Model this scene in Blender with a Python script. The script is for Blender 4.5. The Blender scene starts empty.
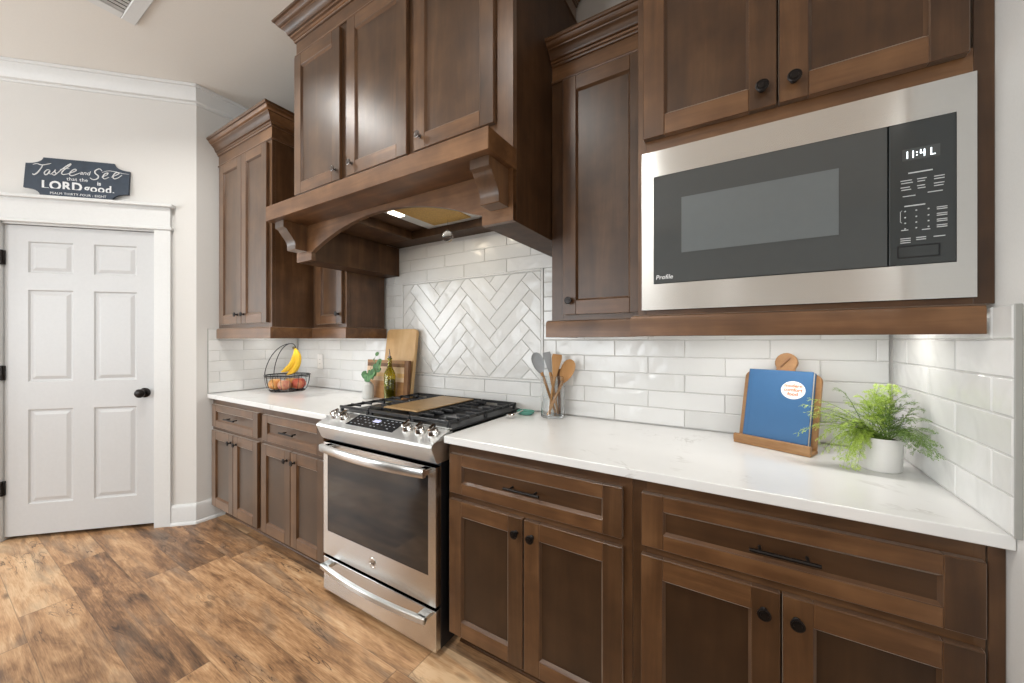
import bpy, bmesh, math, random
from mathutils import Vector, Matrix
random.seed(7)
SC = bpy.context.scene
COL = SC.collection
S = 0.0254                      # everything below is laid out in inches
PI = math.pi

# ------------------------------------------------------------------ camera
cam_d = bpy.data.cameras.new('camera'); cam = bpy.data.objects.new('camera', cam_d); COL.objects.link(cam)
cam.location = (-17.91*S, -69.84*S, 50.32*S)
cam.rotation_euler = (PI/2, 0, math.radians(31.40))
cam_d.sensor_fit = 'HORIZONTAL'; cam_d.sensor_width = 36
cam_d.lens = 371.13/1024*36
cam_d.shift_y = (340.48-341.5)/1024
cam_d.clip_start = 0.02
SC.camera = cam

# ------------------------------------------------------------------ world, lights, exposure
SC.view_settings.view_transform = 'Standard'
SC.view_settings.look = 'None'
SC.view_settings.exposure = 0.16
SC.view_settings.gamma = 1.0
SC.view_settings.use_curve_mapping = False
w = bpy.data.worlds.new('world'); SC.world = w; w.use_nodes = True
w.node_tree.nodes['Background'].inputs[0].default_value = (1, 0.98, 0.95, 1)
w.node_tree.nodes['Background'].inputs[1].default_value = 0.6

def area(name, loc, rot, sx, sy, power, color=(1, 1, 1), shape='RECTANGLE', spread=None):
    d = bpy.data.lights.new(name, 'AREA'); d.shape = shape; d.size = sx*S
    if shape in ('RECTANGLE', 'ELLIPSE'): d.size_y = sy*S
    d.energy = power; d.color = color
    if spread: d.spread = math.radians(spread)
    o = bpy.data.objects.new(name, d); o.location = Vector(loc)*S; o.rotation_euler = rot
    COL.objects.link(o); return o

WARM = (1.0, 0.99, 0.95)
DAY = (0.90, 0.96, 1.0)
CZ = 120.0
# recessed ceiling cans
for x, y, p in [(-117, -53, 33), (-60, -64, 11), (-22.4, -172, 14), (-110, -130, 8), (-50, -118, 21), (30, -136, 16)]:
    area('ceiling_can_light', (x, y, CZ-.3), (0, 0, 0), 6, 6, p, WARM, 'DISK', 140)
# added daylight lamps at unseen, made-up windows of the rear and side walls
for x in (-165, -110):
    area('window_daylight', (x, -236, 62), (PI/2, 0, 0), 40, 62, 46, DAY)
for y in (-120, -175):
    area('window_daylight', (-226, y, 62), (PI/2, 0, -PI/2), 40, 62, 44, DAY)
for y in (-90, -165):
    area('window_daylight', (149, y, 62), (PI/2, 0, PI/2), 50, 62, 36, DAY)
# under-cabinet LED strips
area('under_cabinet_led', (-131, -11, 53.0), (0, 0, 0), 21, 1.0, 1.2, (1, .97, .92))
area('under_cabinet_led', (-109, -9, 53.0), (0, 0, 0), 11, 1.0, .5, (1, .97, .92))
area('under_cabinet_led', (-37, -9, 53.0), (0, 0, 0), 12, 1.0, .45, (1, .97, .92))
area('under_cabinet_led', (-12.5, -10.5, 53.0), (0, 0, 0), 20, 1.0, 1.75, (1, .97, .92))

# ------------------------------------------------------------------ materials
def new_mat(name):
    m = bpy.data.materials.new(name); m.use_nodes = True
    nt = m.node_tree; b = nt.nodes['Principled BSDF']
    return m, nt, b
def N(nt, t, **kw):
    n = nt.nodes.new(t)
    for k, v in kw.items(): setattr(n, k, v)
    return n
def mixc(nt, fac, a, b, blend='MIX'):
    n = N(nt, 'ShaderNodeMix', data_type='RGBA', blend_type=blend)
    for s, v in ((0, fac), (6, a), (7, b)):
        if isinstance(v, (int, float)): n.inputs[s].default_value = v
        elif isinstance(v, tuple): n.inputs[s].default_value = (*v, 1) if len(v) == 3 else v
        else: nt.links.new(v, n.inputs[s])
    return n.outputs[2]
def math_(nt, op, a, b=None, c=None):
    n = N(nt, 'ShaderNodeMath', operation=op)
    for i, v in enumerate((a, b, c)):
        if v is None: continue
        if isinstance(v, (int, float)): n.inputs[i].default_value = v
        else: nt.links.new(v, n.inputs[i])
    return n.outputs[0]
def ramp(nt, fac, stops):
    n = N(nt, 'ShaderNodeValToRGB')
    while len(n.color_ramp.elements) < len(stops): n.color_ramp.elements.new(0.5)
    for e, (p, c) in zip(n.color_ramp.elements, stops): e.position = p; e.color = (*c, 1)
    nt.links.new(fac, n.inputs[0]); return n.outputs[0]
def noise(nt, vec, scale, detail=3, rough=.5, dist=0):
    n = N(nt, 'ShaderNodeTexNoise')
    n.inputs['Scale'].default_value = scale; n.inputs['Detail'].default_value = detail
    n.inputs['Roughness'].default_value = rough; n.inputs['Distortion'].default_value = dist
    if vec is not None: nt.links.new(vec, n.inputs['Vector'])
    return n.outputs['Fac']
def coords(nt, scale=(1, 1, 1), island=0.0):
    g = N(nt, 'ShaderNodeNewGeometry')
    mp = N(nt, 'ShaderNodeMapping'); mp.inputs['Scale'].default_value = scale
    nt.links.new(g.outputs['Position'], mp.inputs['Vector'])
    v = mp.outputs['Vector']
    if island:
        cmb = N(nt, 'ShaderNodeCombineXYZ')
        r = math_(nt, 'MULTIPLY', g.outputs['Random Per Island'], island)
        for i in range(3): nt.links.new(r, cmb.inputs[i])
        a = N(nt, 'ShaderNodeVectorMath', operation='ADD')
        nt.links.new(v, a.inputs[0]); nt.links.new(cmb.outputs[0], a.inputs[1]); v = a.outputs[0]
    return g, v
def bump(nt, b, h, strength, dist=0.002):
    n = N(nt, 'ShaderNodeBump'); n.inputs['Strength'].default_value = strength; n.inputs['Distance'].default_value = dist
    nt.links.new(h, n.inputs['Height']); nt.links.new(n.outputs[0], b.inputs['Normal']); return n
def plain(name, col, rough=.5, metal=0, spec=.5, coat=0, emit=None, trans=0, ior=1.45, noise_amt=0.0, nscale=40, bump_amt=0):
    m, nt, b = new_mat(name)
    b.inputs['Roughness'].default_value = rough; b.inputs['Metallic'].default_value = metal
    b.inputs['Specular IOR Level'].default_value = spec; b.inputs['Coat Weight'].default_value = coat
    b.inputs['Transmission Weight'].default_value = trans; b.inputs['IOR'].default_value = ior
    g, v = coords(nt)
    nz = noise(nt, v, nscale, 4)
    amt = noise_amt or .04
    c = mixc(nt, nz, tuple(x*(1-amt) for x in col), tuple(min(1, x*(1+amt)) for x in col))
    nt.links.new(c, b.inputs['Base Color'])
    if bump_amt: bump(nt, b, nz, bump_amt)
    if emit:
        b.inputs['Emission Color'].default_value = (*emit[:3], 1); b.inputs['Emission Strength'].default_value = emit[3]
    return m
def wood(name, scale, dark, mid, light, rough=.36, coat=1.0, var=.27, bumpk=.06):
    m, nt, b = new_mat(name)
    g, v = coords(nt, scale, 37.0)
    n1 = noise(nt, v, 1.0, 5, .6, .6)
    g2, v2 = coords(nt, tuple(s*5 for s in scale), 11.0)
    n2 = noise(nt, v2, 1.0, 3, .6)
    g3, v3 = coords(nt, (9, 9, 9), 19.0)
    n3 = noise(nt, v3, 1.0, 3, .5)
    f = math_(nt, 'ADD', math_(nt, 'MULTIPLY', n1, .55), math_(nt, 'MULTIPLY', n3, .45))
    c = ramp(nt, f, [(.30, dark), (.5, mid), (.70, light)])
    c = mixc(nt, math_(nt, 'MULTIPLY', n2, .35), c, dark)
    if coat > .5: b.inputs['Sheen Tint'].default_value = (1, .88, .76, 1); b.inputs['Sheen Weight'].default_value = .62; b.inputs['Sheen Roughness'].default_value = .32
    hv = N(nt, 'ShaderNodeHueSaturation')
    r = math_(nt, 'ADD', math_(nt, 'MULTIPLY', g.outputs['Random Per Island'], 2*var), 1-var)
    nt.links.new(r, hv.inputs['Value']); nt.links.new(c, hv.inputs['Color'])
    nt.links.new(hv.outputs[0], b.inputs['Base Color'])
    b.inputs['Roughness'].default_value = rough; b.inputs['Coat Weight'].default_value = coat
    b.inputs['Coat Roughness'].default_value = .35; b.inputs['Coat IOR'].default_value = 1.3; b.inputs['Specular IOR Level'].default_value = .28
    bump(nt, b, n2, bumpk, .001)
    return m
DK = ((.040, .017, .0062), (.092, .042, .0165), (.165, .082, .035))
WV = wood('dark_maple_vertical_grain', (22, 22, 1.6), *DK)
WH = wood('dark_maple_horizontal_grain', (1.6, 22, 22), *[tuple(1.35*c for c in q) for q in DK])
WPU = wood('dark_maple_upper_panel', (16, 16, 1.3), *[tuple(.78*c for c in q) for q in DK], var=.10)  # same maple as the lower panels, brighter gloss reflection put into the colour
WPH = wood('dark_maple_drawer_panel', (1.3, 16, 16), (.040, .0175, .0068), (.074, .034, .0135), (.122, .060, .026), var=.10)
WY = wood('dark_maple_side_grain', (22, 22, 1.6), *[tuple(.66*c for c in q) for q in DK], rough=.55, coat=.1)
WS = wood('dark_maple_mantel', (1.6, 22, 22), *[tuple(1.35*c for c in q) for q in DK], rough=.42, coat=.45)
WP = wood('dark_maple_panel', (16, 16, 1.3), (.024, .0105, .0040), (.042, .019, .0074), (.070, .0335, .0140), var=.10)  # same maple as the upper panels, their duller light put into the colour
MAPLE = wood('pale_maple', (14, 14, 1.2), (.50, .30, .13), (.62, .40, .19), (.72, .50, .27), .45, 0, .08)
OAKY = wood('warm_oak', (4, 30, 30), (.25, .125, .05), (.36, .19, .08), (.46, .27, .125), .45, 0, .12)
BEECH = wood('beech_handle', (25, 25, 2), (.33, .16, .06), (.45, .24, .095), (.54, .31, .14), .5, 0, .15)
WALNUT = wood('walnut_strip', (20, 20, 2), (.12, .055, .022), (.19, .09, .04), (.25, .13, .06), .45, 0, .1)
PALE = wood('pale_strip', (3, 20, 20), (.55, .38, .24), (.66, .47, .31), (.74, .56, .40), .5, 0, .1)
WALL = plain('wall_paint', (.635, .622, .60), .75, nscale=220, bump_amt=.10)
CEIL = plain('ceiling_paint', (.70, .672, .628), .85, nscale=200, bump_amt=.08)
WHITE = plain('white_trim_paint', (.64, .645, .64), .35, nscale=60)
DOORW = plain('white_door_paint', (.52, .525, .53), .38, nscale=60)
ORB = plain('dark_bronze_metal', (.020, .017, .016), .32, .7)
PEWTER = plain('pewter_metal', (.16, .14, .13), .25, 1.0)
BLACKM = plain('black_metal', (.014, .014, .016), .38, .3)
IRON = plain('cast_iron', (.035, .035, .037), .34, .5, bump_amt=.05, nscale=900)
BLACKG = plain('black_glass', (.060, .066, .067), .05, 0, .8)  # base lifted to grey to carry the reflected room
CHROME = plain('polished_chrome', (.80, .79, .77), .14, 1.0)
GREYP = plain('grey_print', (.55, .57, .58), .6)
WTEXT = plain('white_print', (.85, .87, .88), .6)
LEDW = plain('display_glow', (.9, .95, 1), .5, emit=(.85, .95, 1, 2.2))
GROUT = plain('grout', (.56, .55, .53), .85)
POT = plain('white_ceramic', (.80, .785, .76), .35)
STONE = plain('grey_ceramic', (.50, .50, .48), .7, noise_amt=.15, nscale=300)
SOIL = plain('soil', (.03, .02, .012), .9)
GREYS = plain('grey_silicone', (.33, .345, .36), .5)
TEAL = plain('teal_glaze', (.10, .30, .24), .25)
BOOK = plain('blue_cloth', (.030, .115, .26), .5)
PAGES = plain('book_pages', (.75, .72, .66), .8)
ORANGE = plain('orange_print', (.78, .18, .06), .6)
OVALW = plain('white_sticker', (.85, .84, .82), .6)
BANANA = plain('banana_skin', (.83, .52, .035), .45, noise_amt=.10, nscale=60)
BANTIP = plain('banana_tip', (.12, .085, .03), .6)
SLATE = plain('slate_board', (.036, .050, .072), .6, noise_amt=.35, nscale=25)
CHALK = plain('chalk_lettering', (.72, .73, .74), .8)
PLASTIC = plain('white_plastic', (.80, .79, .77), .4)
AMBER = plain('amber_filter', (.50, .30, .07), .40, .7, bump_amt=.6, noise_amt=.55, nscale=160)
LAMPW = plain('hood_lamp_lens', (1, .9, .7), .4, emit=(1, .90, .70, 6))
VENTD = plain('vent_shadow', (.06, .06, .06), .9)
BRASSY = plain('bronze_griddle', (.34, .22, .105), .42, .4, noise_amt=.3, nscale=30)

def steel(name, tang, col=(.72, .725, .715), rough=.24, aniso=.9):
    m, nt, b = new_mat(name)
    b.inputs['Metallic'].default_value = 1; b.inputs['Roughness'].default_value = rough
    b.inputs['Anisotropic'].default_value = aniso
    cmb = N(nt, 'ShaderNodeCombineXYZ')
    for i in range(3): cmb.inputs[i].default_value = tang[i]
    nt.links.new(cmb.outputs[0], b.inputs['Tangent'])
    g, v = coords(nt, (3, 3, 900))
    n = noise(nt, v, 1.0, 2)
    c = mixc(nt, n, tuple(x*.93 for x in col), tuple(min(1, x*1.05) for x in col))
    nt.links.new(c, b.inputs['Base Color'])
    return m
STEEL = steel('brushed_steel', (0, 0, 1))
STEELT = steel('brushed_steel_top', (0, 1, .3), rough=.36)

def tile_mat():
    m, nt, b = new_mat('glazed_white_tile')
    g, v = coords(nt, (1, 1, 1), 5.0)
    n = noise(nt, v, 9, 2, .4, .4)
    n2 = noise(nt, v, 70, 2, .5)
    r = g.outputs['Random Per Island']
    c = mixc(nt, r, (.64, .64, .625), (.72, .72, .71))
    nt.links.new(c, b.inputs['Base Color'])
    b.inputs['Roughness'].default_value = .2
    h = math_(nt, 'ADD', n, math_(nt, 'MULTIPLY', n2, .03))
    bump(nt, b, h, .5, .016)
    return m
TILE = tile_mat()
TRIMM = plain('grey_edge_trim', (.36, .36, .34), .45, .3)  # grey puts the shade of the tile end into the trim colour

def quartz():
    m, nt, b = new_mat('white_quartz')
    g, v = coords(nt)
    a = noise(nt, v, 2.2, 6, .62, 1.6)
    vein = math_(nt, 'SUBTRACT', 1.0, math_(nt, 'MULTIPLY', math_(nt, 'ABSOLUTE', math_(nt, 'SUBTRACT', a, .5)), 42.0))
    vein = math_(nt, 'MAXIMUM', vein, 0.0)
    gate = ramp(nt, noise(nt, v, 7.0, 3), [(.58, (0, 0, 0)), (.72, (1, 1, 1))])
    vein = math_(nt, 'MULTIPLY', vein, gate)
    c = mixc(nt, noise(nt, v, 9, 4), (.70, .70, .69), (.76, .76, .75))
    c = mixc(nt, math_(nt, 'MULTIPLY', vein, .6), c, (.40, .38, .355))
    nt.links.new(c, b.inputs['Base Color']); b.inputs['Roughness'].default_value = .16
    return m
QUARTZ = quartz()

def floor_mat():
    m, nt, b = new_mat('rustic_wood_planks')
    g = N(nt, 'ShaderNodeNewGeometry'); sep = N(nt, 'ShaderNodeSeparateXYZ'); nt.links.new(g.outputs['Position'], sep.inputs[0])
    W, L = 7.13*S, 58*S
    yy = math_(nt, 'DIVIDE', math_(nt, 'ADD', sep.outputs[1], 37.7*S), W)
    row = math_(nt, 'FLOOR', yy); fy = math_(nt, 'FRACT', yy)
    wn = N(nt, 'ShaderNodeTexWhiteNoise', noise_dimensions='1D'); nt.links.new(row, wn.inputs['W'])
    xx = math_(nt, 'ADD', math_(nt, 'DIVIDE', sep.outputs[0], L), math_(nt, 'MULTIPLY', wn.outputs['Value'], 7.0))
    colm = math_(nt, 'FLOOR', xx); fx = math_(nt, 'FRACT', xx)
    cid = N(nt, 'ShaderNodeCombineXYZ'); nt.links.new(row, cid.inputs[0]); nt.links.new(colm, cid.inputs[1])
    w2 = N(nt, 'ShaderNodeTexWhiteNoise', noise_dimensions='2D'); nt.links.new(cid.outputs[0], w2.inputs['Vector'])
    pid = w2.outputs['Value']
    off = N(nt, 'ShaderNodeVectorMath', operation='SCALE'); nt.links.new(w2.outputs['Color'], off.inputs[0]); off.inputs['Scale'].default_value = 40
    add = N(nt, 'ShaderNodeVectorMath', operation='ADD'); nt.links.new(g.outputs['Position'], add.inputs[0]); nt.links.new(off.outputs[0], add.inputs[1])
    def mapped(sc):
        mp = N(nt, 'ShaderNodeMapping'); mp.inputs['Scale'].default_value = sc; nt.links.new(add.outputs[0], mp.inputs['Vector']); return mp.outputs[0]
    big = noise(nt, mapped((1.5, 7, 1)), 1.5, 4, .6, 1.2)
    mid = noise(nt, mapped((5, 26, 1)), 1.0, 4, .6, 1.5)
    gr = noise(nt, mapped((3.5, 75, 1)), 1.0, 6, .7, 1.0)
    fine = noise(nt, mapped((14, 260, 1)), 1.0, 3, .65)
    def dev(n, k): return math_(nt, 'MULTIPLY', math_(nt, 'SUBTRACT', n, .5), k)
    tone = math_(nt, 'ADD', math_(nt, 'ADD', dev(big, 1.15), .50), math_(nt, 'ADD', dev(pid, .62), dev(mid, .32)))
    tone = math_(nt, 'ADD', tone, math_(nt, 'ADD', dev(gr, .42), dev(fine, .55)))
    c = ramp(nt, tone, [(.05, (.075, .040, .020)), (.28, (.205, .105, .050)), (.46, (.37, .202, .095)), (.62, (.52, .305, .155)), (.88, (.68, .47, .28))])
    greyf = ramp(nt, noise(nt, mapped((1.4, 7, 1)), 1.3, 4, .6, .8), [(.50, (0, 0, 0)), (.66, (1, 1, 1))])
    gcol = ramp(nt, math_(nt, 'ADD', math_(nt, 'ADD', dev(gr, .9), dev(mid, .6)), .5), [(.2, (.085, .058, .042)), (.8, (.30, .215, .15))])
    c = mixc(nt, math_(nt, 'MULTIPLY', greyf, .62), c, gcol)
    # knots and cracks
    vo = N(nt, 'ShaderNodeTexVoronoi'); vo.inputs['Scale'].default_value = 1.0
    mpv = mapped((2.3, 6.0, .001)); nt.links.new(mpv, vo.inputs['Vector'])
    kn = ramp(nt, vo.outputs['Distance'], [(.0, (1, 1, 1)), (.045, (.8, .8, .8)), (.12, (0, 0, 0))])
    c = mixc(nt, math_(nt, 'MULTIPLY', kn, .75), c, (.055, .03, .018))
    cr = noise(nt, mapped((2.2, 16, 1)), 1.0, 3, .55, 1.4)
    crk = math_(nt, 'MAXIMUM', math_(nt, 'SUBTRACT', 1.0, math_(nt, 'MULTIPLY', math_(nt, 'ABSOLUTE', math_(nt, 'SUBTRACT', cr, .5)), 45.0)), 0.0)
    gate = ramp(nt, noise(nt, mapped((3, 6, 1)), 1.0, 2), [(.54, (0, 0, 0)), (.62, (1, 1, 1))])
    c = mixc(nt, math_(nt, 'MULTIPLY', math_(nt, 'MULTIPLY', crk, gate), .9), c, (.05, .028, .018))
    # seams
    ey = math_(nt, 'LESS_THAN', math_(nt, 'MINIMUM', fy, math_(nt, 'SUBTRACT', 1.0, fy)), .008)
    ex = math_(nt, 'LESS_THAN', math_(nt, 'MINIMUM', fx, math_(nt, 'SUBTRACT', 1.0, fx)), .0016)
    seam = math_(nt, 'MAXIMUM', ey, ex)
    c = mixc(nt, math_(nt, 'MULTIPLY', seam, .45), c, (.07, .042, .026))
    nt.links.new(c, b.inputs['Base Color'])
    b.inputs['Roughness'].default_value = .42
    h = math_(nt, 'SUBTRACT', math_(nt, 'MULTIPLY', gr, .4), seam)
    bump(nt, b, h, .18, .001)
    return m
FLOOR = floor_mat()

def glass(name, col, rough=0.0, ior=1.45):
    m, nt, b = new_mat(name)
    b.inputs['Base Color'].default_value = (*col, 1); b.inputs['Roughness'].default_value = rough
    b.inputs['Transmission Weight'].default_value = 1; b.inputs['IOR'].default_value = ior
    return m
CLEAR = glass('clear_glass', (.97, .98, .98))
OLIVE = glass('olive_green_glass', (.62, .60, .07))
OIL = plain('dark_oil', (.10, .085, .006), .2)

def apple_mat(name, a, b_, c_):
    m, nt, b = new_mat(name)
    g, v = coords(nt, (1, 1, .6))
    n = noise(nt, v, 30, 4, .6)
    c = ramp(nt, n, [(.32, a), (.5, b_), (.68, c_)])
    nt.links.new(c, b.inputs['Base Color']); b.inputs['Roughness'].default_value = .35
    return m
APPLE_R = apple_mat('red_apple_skin', (.40, .04, .03), (.52, .09, .05), (.62, .25, .12))
APPLE_O = apple_mat('orange_peach_skin', (.62, .20, .05), (.70, .34, .10), (.72, .45, .17))
APPLE_P = apple_mat('pink_apple_skin', (.45, .10, .08), (.62, .28, .17), (.70, .42, .22))

def leaf_mat(name, c1, c2, c3):
    m, nt, b = new_mat(name)
    g = N(nt, 'ShaderNodeNewGeometry')
    c = ramp(nt, g.outputs['Random Per Island'], [(0, c1), (.5, c2), (1, c3)])
    nt.links.new(c, b.inputs['Base Color']); b.inputs['Roughness'].default_value = .5
    b.inputs['Subsurface Weight'].default_value = .0
    return m
FERN = leaf_mat('bright_fern_leaf', (.26, .40, .04), (.42, .58, .08), (.58, .70, .16))
FERND = leaf_mat('deep_fern_leaf', (.085, .17, .03), (.15, .26, .045), (.24, .36, .08))
EUCA = leaf_mat('eucalyptus_leaf', (.04, .12, .04), (.07, .19, .06), (.13, .27, .10))

# ------------------------------------------------------------------ mesh builder (inches)
class MB:
    def __init__(s): s.bm = bmesh.new(); s.mi = 0; s.ang = None
    def _new(s, verts, faces):
        vs = [s.bm.verts.new(v) for v in verts]
        fs = []
        for f in faces:
            try: fa = s.bm.faces.new([vs[i] for i in f]); fa.material_index = s.mi; fs.append(fa)
            except ValueError: pass
        return vs, fs
    def box(s, x0, x1, y0, y1, z0, z1, bev=.05, seg=1):
        x0, x1 = sorted((x0, x1)); y0, y1 = sorted((y0, y1)); z0, z1 = sorted((z0, z1))
        v = [(x0, y0, z0), (x1, y0, z0), (x1, y1, z0), (x0, y1, z0), (x0, y0, z1), (x1, y0, z1), (x1, y1, z1), (x0, y1, z1)]
        vs, fs = s._new(v, [(3, 2, 1, 0), (4, 5, 6, 7), (0, 1, 5, 4), (1, 2, 6, 5), (2, 3, 7, 6), (3, 0, 4, 7)])
        bev = min(bev, .45*min(x1-x0, y1-y0, z1-z0))
        if bev > 0 and seg > 1: s.ang = 13
        if bev > 0:
            es = list({e for f in fs for e in f.edges})
            r = bmesh.ops.bevel(s.bm, geom=es, offset=bev, segments=seg, profile=.5, affect='EDGES')
            for f in r['faces']: f.material_index = s.mi
        return s
    def prism(s, poly, axis, a0, a1, bev=0):
        """poly in the two other axes (order x,y,z minus axis), extruded a0..a1 on axis"""
        def P(p, a):
            q = list(p); q.insert('xyz'.index(axis), a); return tuple(q)
        n = len(poly)
        v = [P(p, a0) for p in poly]+[P(p, a1) for p in poly]
        f = [tuple(range(n)), tuple(range(n, 2*n))]+[(i, (i+1) % n, n+(i+1) % n, n+i) for i in range(n)]
        vs, fs = s._new(v, f)
        bmesh.ops.recalc_face_normals(s.bm, faces=fs)
        if bev:
            es = [e for e in {e for fa in fs for e in fa.edges} if fs[0] in e.link_faces or fs[1] in e.link_faces]
            r = bmesh.ops.bevel(s.bm, geom=es, offset=bev, segments=1, affect='EDGES')
            for fa in r['faces']: fa.material_index = s.mi
        return s
    def ring(s, outer, inner, y0, y1):
        """rect frame facing -y; outer/inner = x0,x1,z0,z1"""
        def c(r, y): return [(r[0], y, r[2]), (r[1], y, r[2]), (r[1], y, r[3]), (r[0], y, r[3])]
        v = c(outer, y0)+c(inner, y0)+c(outer, y1)+c(inner, y1)
        f = []
        for i in range(4):
            j = (i+1) % 4
            f += [(i, j, 4+j, 4+i), (8+i, 8+j, 12+j, 12+i), (i, j, 8+j, 8+i), (4+i, 4+j, 12+j, 12+i)]
        vs, fs = s._new(v, f); bmesh.ops.recalc_face_normals(s.bm, faces=fs); return s
    def lathe(s, c, prof, axis='z', n=24, sx=1, sy=1):
        """prof = [(r, h)...] around axis through c"""
        A = {'z': ((1, 0, 0), (0, 1, 0), (0, 0, 1)), 'y': ((1, 0, 0), (0, 0, 1), (0, -1, 0)), 'x': ((0, 1, 0), (0, 0, 1), (1, 0, 0))}[axis]
        u, v_, w_ = map(Vector, A); c = Vector(c)
        vs = []; idx = []
        for r, h in prof:
            if r < 1e-5: idx.append([len(vs)]); vs.append(c+w_*h)
            else:
                idx.append(list(range(len(vs), len(vs)+n)))
                for k in range(n):
                    t = 2*PI*k/n; vs.append(c+u*(r*sx*math.cos(t))+v_*(r*sy*math.sin(t))+w_*h)
        fs = []
        for a, b in zip(idx, idx[1:]):
            for k in range(n):
                j = (k+1) % n
                if len(a) == 1 and len(b) == 1: continue
                if len(a) == 1: fs.append((a[0], b[j], b[k]))
                elif len(b) == 1: fs.append((a[k], a[j], b[0]))
                else: fs.append((a[k], a[j], b[j], b[k]))
        q, f2 = s._new(vs, fs); bmesh.ops.recalc_face_normals(s.bm, faces=f2); return s
    def tube(s, pts, r, n=8, cap=True):
        if s.ang is None: s.ang = 55
        pts = [Vector(p) for p in pts]; rr = r if isinstance(r, (list, tuple)) else [r]*len(pts)
        vs = []; up = Vector((0, 0, 1)); prev = None
        for i, p in enumerate(pts):
            t = (pts[min(i+1, len(pts)-1)]-pts[max(i-1, 0)]).normalized()
            if prev is None:
                a = t.cross(up)
                if a.length < .1: a = t.cross(Vector((1, 0, 0)))
            else: a = prev-t*prev.dot(t)
            a.normalize(); prev = a; b = t.cross(a)
            for k in range(n):
                th = 2*PI*k/n; vs.append(p+(a*math.cos(th)+b*math.sin(th))*rr[i])
        fs = []
        for i in range(len(pts)-1):
            for k in range(n):
                j = (k+1) % n; fs.append((i*n+k, i*n+j, (i+1)*n+j, (i+1)*n+k))
        if cap: fs += [tuple(range(n)), tuple(range((len(pts)-1)*n, len(pts)*n))]
        q, f2 = s._new(vs, fs); bmesh.ops.recalc_face_normals(s.bm, faces=f2); return s
    def molding(s, prof, path, closed=False):
        """prof = [(out, z)] swept along an xy path; 'out' is to the right of travel, mitred"""
        P = [Vector((p[0], p[1])) for p in path]; n = len(P); m = len(prof)
        def nrm(a, b): d = (b-a).normalized(); return Vector((d.y, -d.x))
        vs = []
        for i in range(n):
            n1 = nrm(P[i-1], P[i]) if i > 0 else nrm(P[i], P[i+1])
            n2 = nrm(P[i], P[i+1]) if i < n-1 else n1
            mt = (n1+n2)/(1+n1.dot(n2))
            for o, z in prof: vs.append((P[i].x+mt.x*o, P[i].y+mt.y*o, z))
        fs = []
        for i in range(n-1):
            for k in range(m):
                j = (k+1) % m; fs.append((i*m+k, i*m+j, (i+1)*m+j, (i+1)*m+k))
        fs += [tuple(range(m)), tuple(range((n-1)*m, n*m))]
        q, f2 = s._new(vs, fs); bmesh.ops.recalc_face_normals(s.bm, faces=f2); return s
    def sphere(s, c, r, sc=(1, 1, 1), seg=20):
        prof = [(r*math.sin(PI*i/(seg//2)), -r*math.cos(PI*i/(seg//2))*sc[2]) for i in range(seg//2+1)]
        prof[0] = (0, prof[0][1]); prof[-1] = (0, prof[-1][1])
        return s.lathe(c, prof, 'z', seg, sc[0], sc[1])
    def add_mesh(s, me, mat4):
        t = bmesh.new(); t.from_mesh(me); bmesh.ops.transform(t, matrix=mat4, verts=t.verts)
        vs = [s.bm.verts.new(v.co) for v in t.verts]
        t.verts.index_update()
        for f in t.faces:
            try: fa = s.bm.faces.new([vs[v.index] for v in f.verts]); fa.material_index = s.mi
            except ValueError: pass
        t.free(); return s
    def build(s, name, mat, parent=None, origin=None, angle=None, mats=None):
        angle = angle or s.ang or 35
        org = Vector(origin) if origin is not None else (ORG.get(parent.name, Vector()) if parent else Vector())
        bmesh.ops.transform(s.bm, matrix=Matrix.Scale(S, 4) @ Matrix.Translation(-org), verts=s.bm.verts)
        me = bpy.data.meshes.new(name); s.bm.to_mesh(me); s.bm.free()
        for mm in (mats or [mat]): me.materials.append(mm)
        me.polygons.foreach_set('use_smooth', [True]*len(me.polygons))
        me.set_sharp_from_angle(angle=math.radians(angle))
        o = bpy.data.objects.new(name, me); COL.objects.link(o)
        if parent: o.parent = parent; ORG[o.name] = org
        else: o.location = org*S; ORG[o.name] = org
        return o
ORG = {}
def thing(name, label, cat, loc=(0, 0, 0), group=None, rz=0, local=False):
    o = bpy.data.objects.new(name, None); o.empty_display_size = .05; COL.objects.link(o)
    o.location = Vector(loc)*S; o.rotation_euler = (0, 0, rz)
    ORG[o.name] = Vector() if local else Vector(loc)
    o['label'] = label; o['category'] = cat
    if group: o['group'] = group
    return o
def tag(o, label, cat, group=None, kind=None):
    o['label'] = label; o['category'] = cat
    if group: o['group'] = group
    if kind: o['kind'] = kind
    return o
def struct(o, label=None):
    o['kind'] = 'structure'
    if label: o['label'] = label
    return o
_fonts = {}
def text_mesh(txt, size, depth=.0, shear=0, bold=0, spacing=1.0):
    c = bpy.data.curves.new('lettering', 'FONT'); c.body = txt; c.size = size; c.extrude = depth; c.shear = shear
    c.align_x = 'CENTER'; c.align_y = 'CENTER'; c.offset = bold; c.space_character = spacing; c.resolution_u = 3
    o = bpy.data.objects.new('lettering', c); COL.objects.link(o)
    dg = bpy.context.evaluated_depsgraph_get(); me = bpy.data.meshes.new_from_object(o.evaluated_get(dg))
    bpy.data.objects.remove(o); bpy.data.curves.remove(c)
    return me
def text_front(mb, txt, x, y, z, size, depth=.015, **kw):
    """lettering standing on a face looking toward -y"""
    me = text_mesh(txt, size, depth, **kw)
    mb.add_mesh(me, Matrix.Translation((x, y, z)) @ Matrix.Rotation(PI/2, 4, 'X')); bpy.data.meshes.remove(me)

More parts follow.
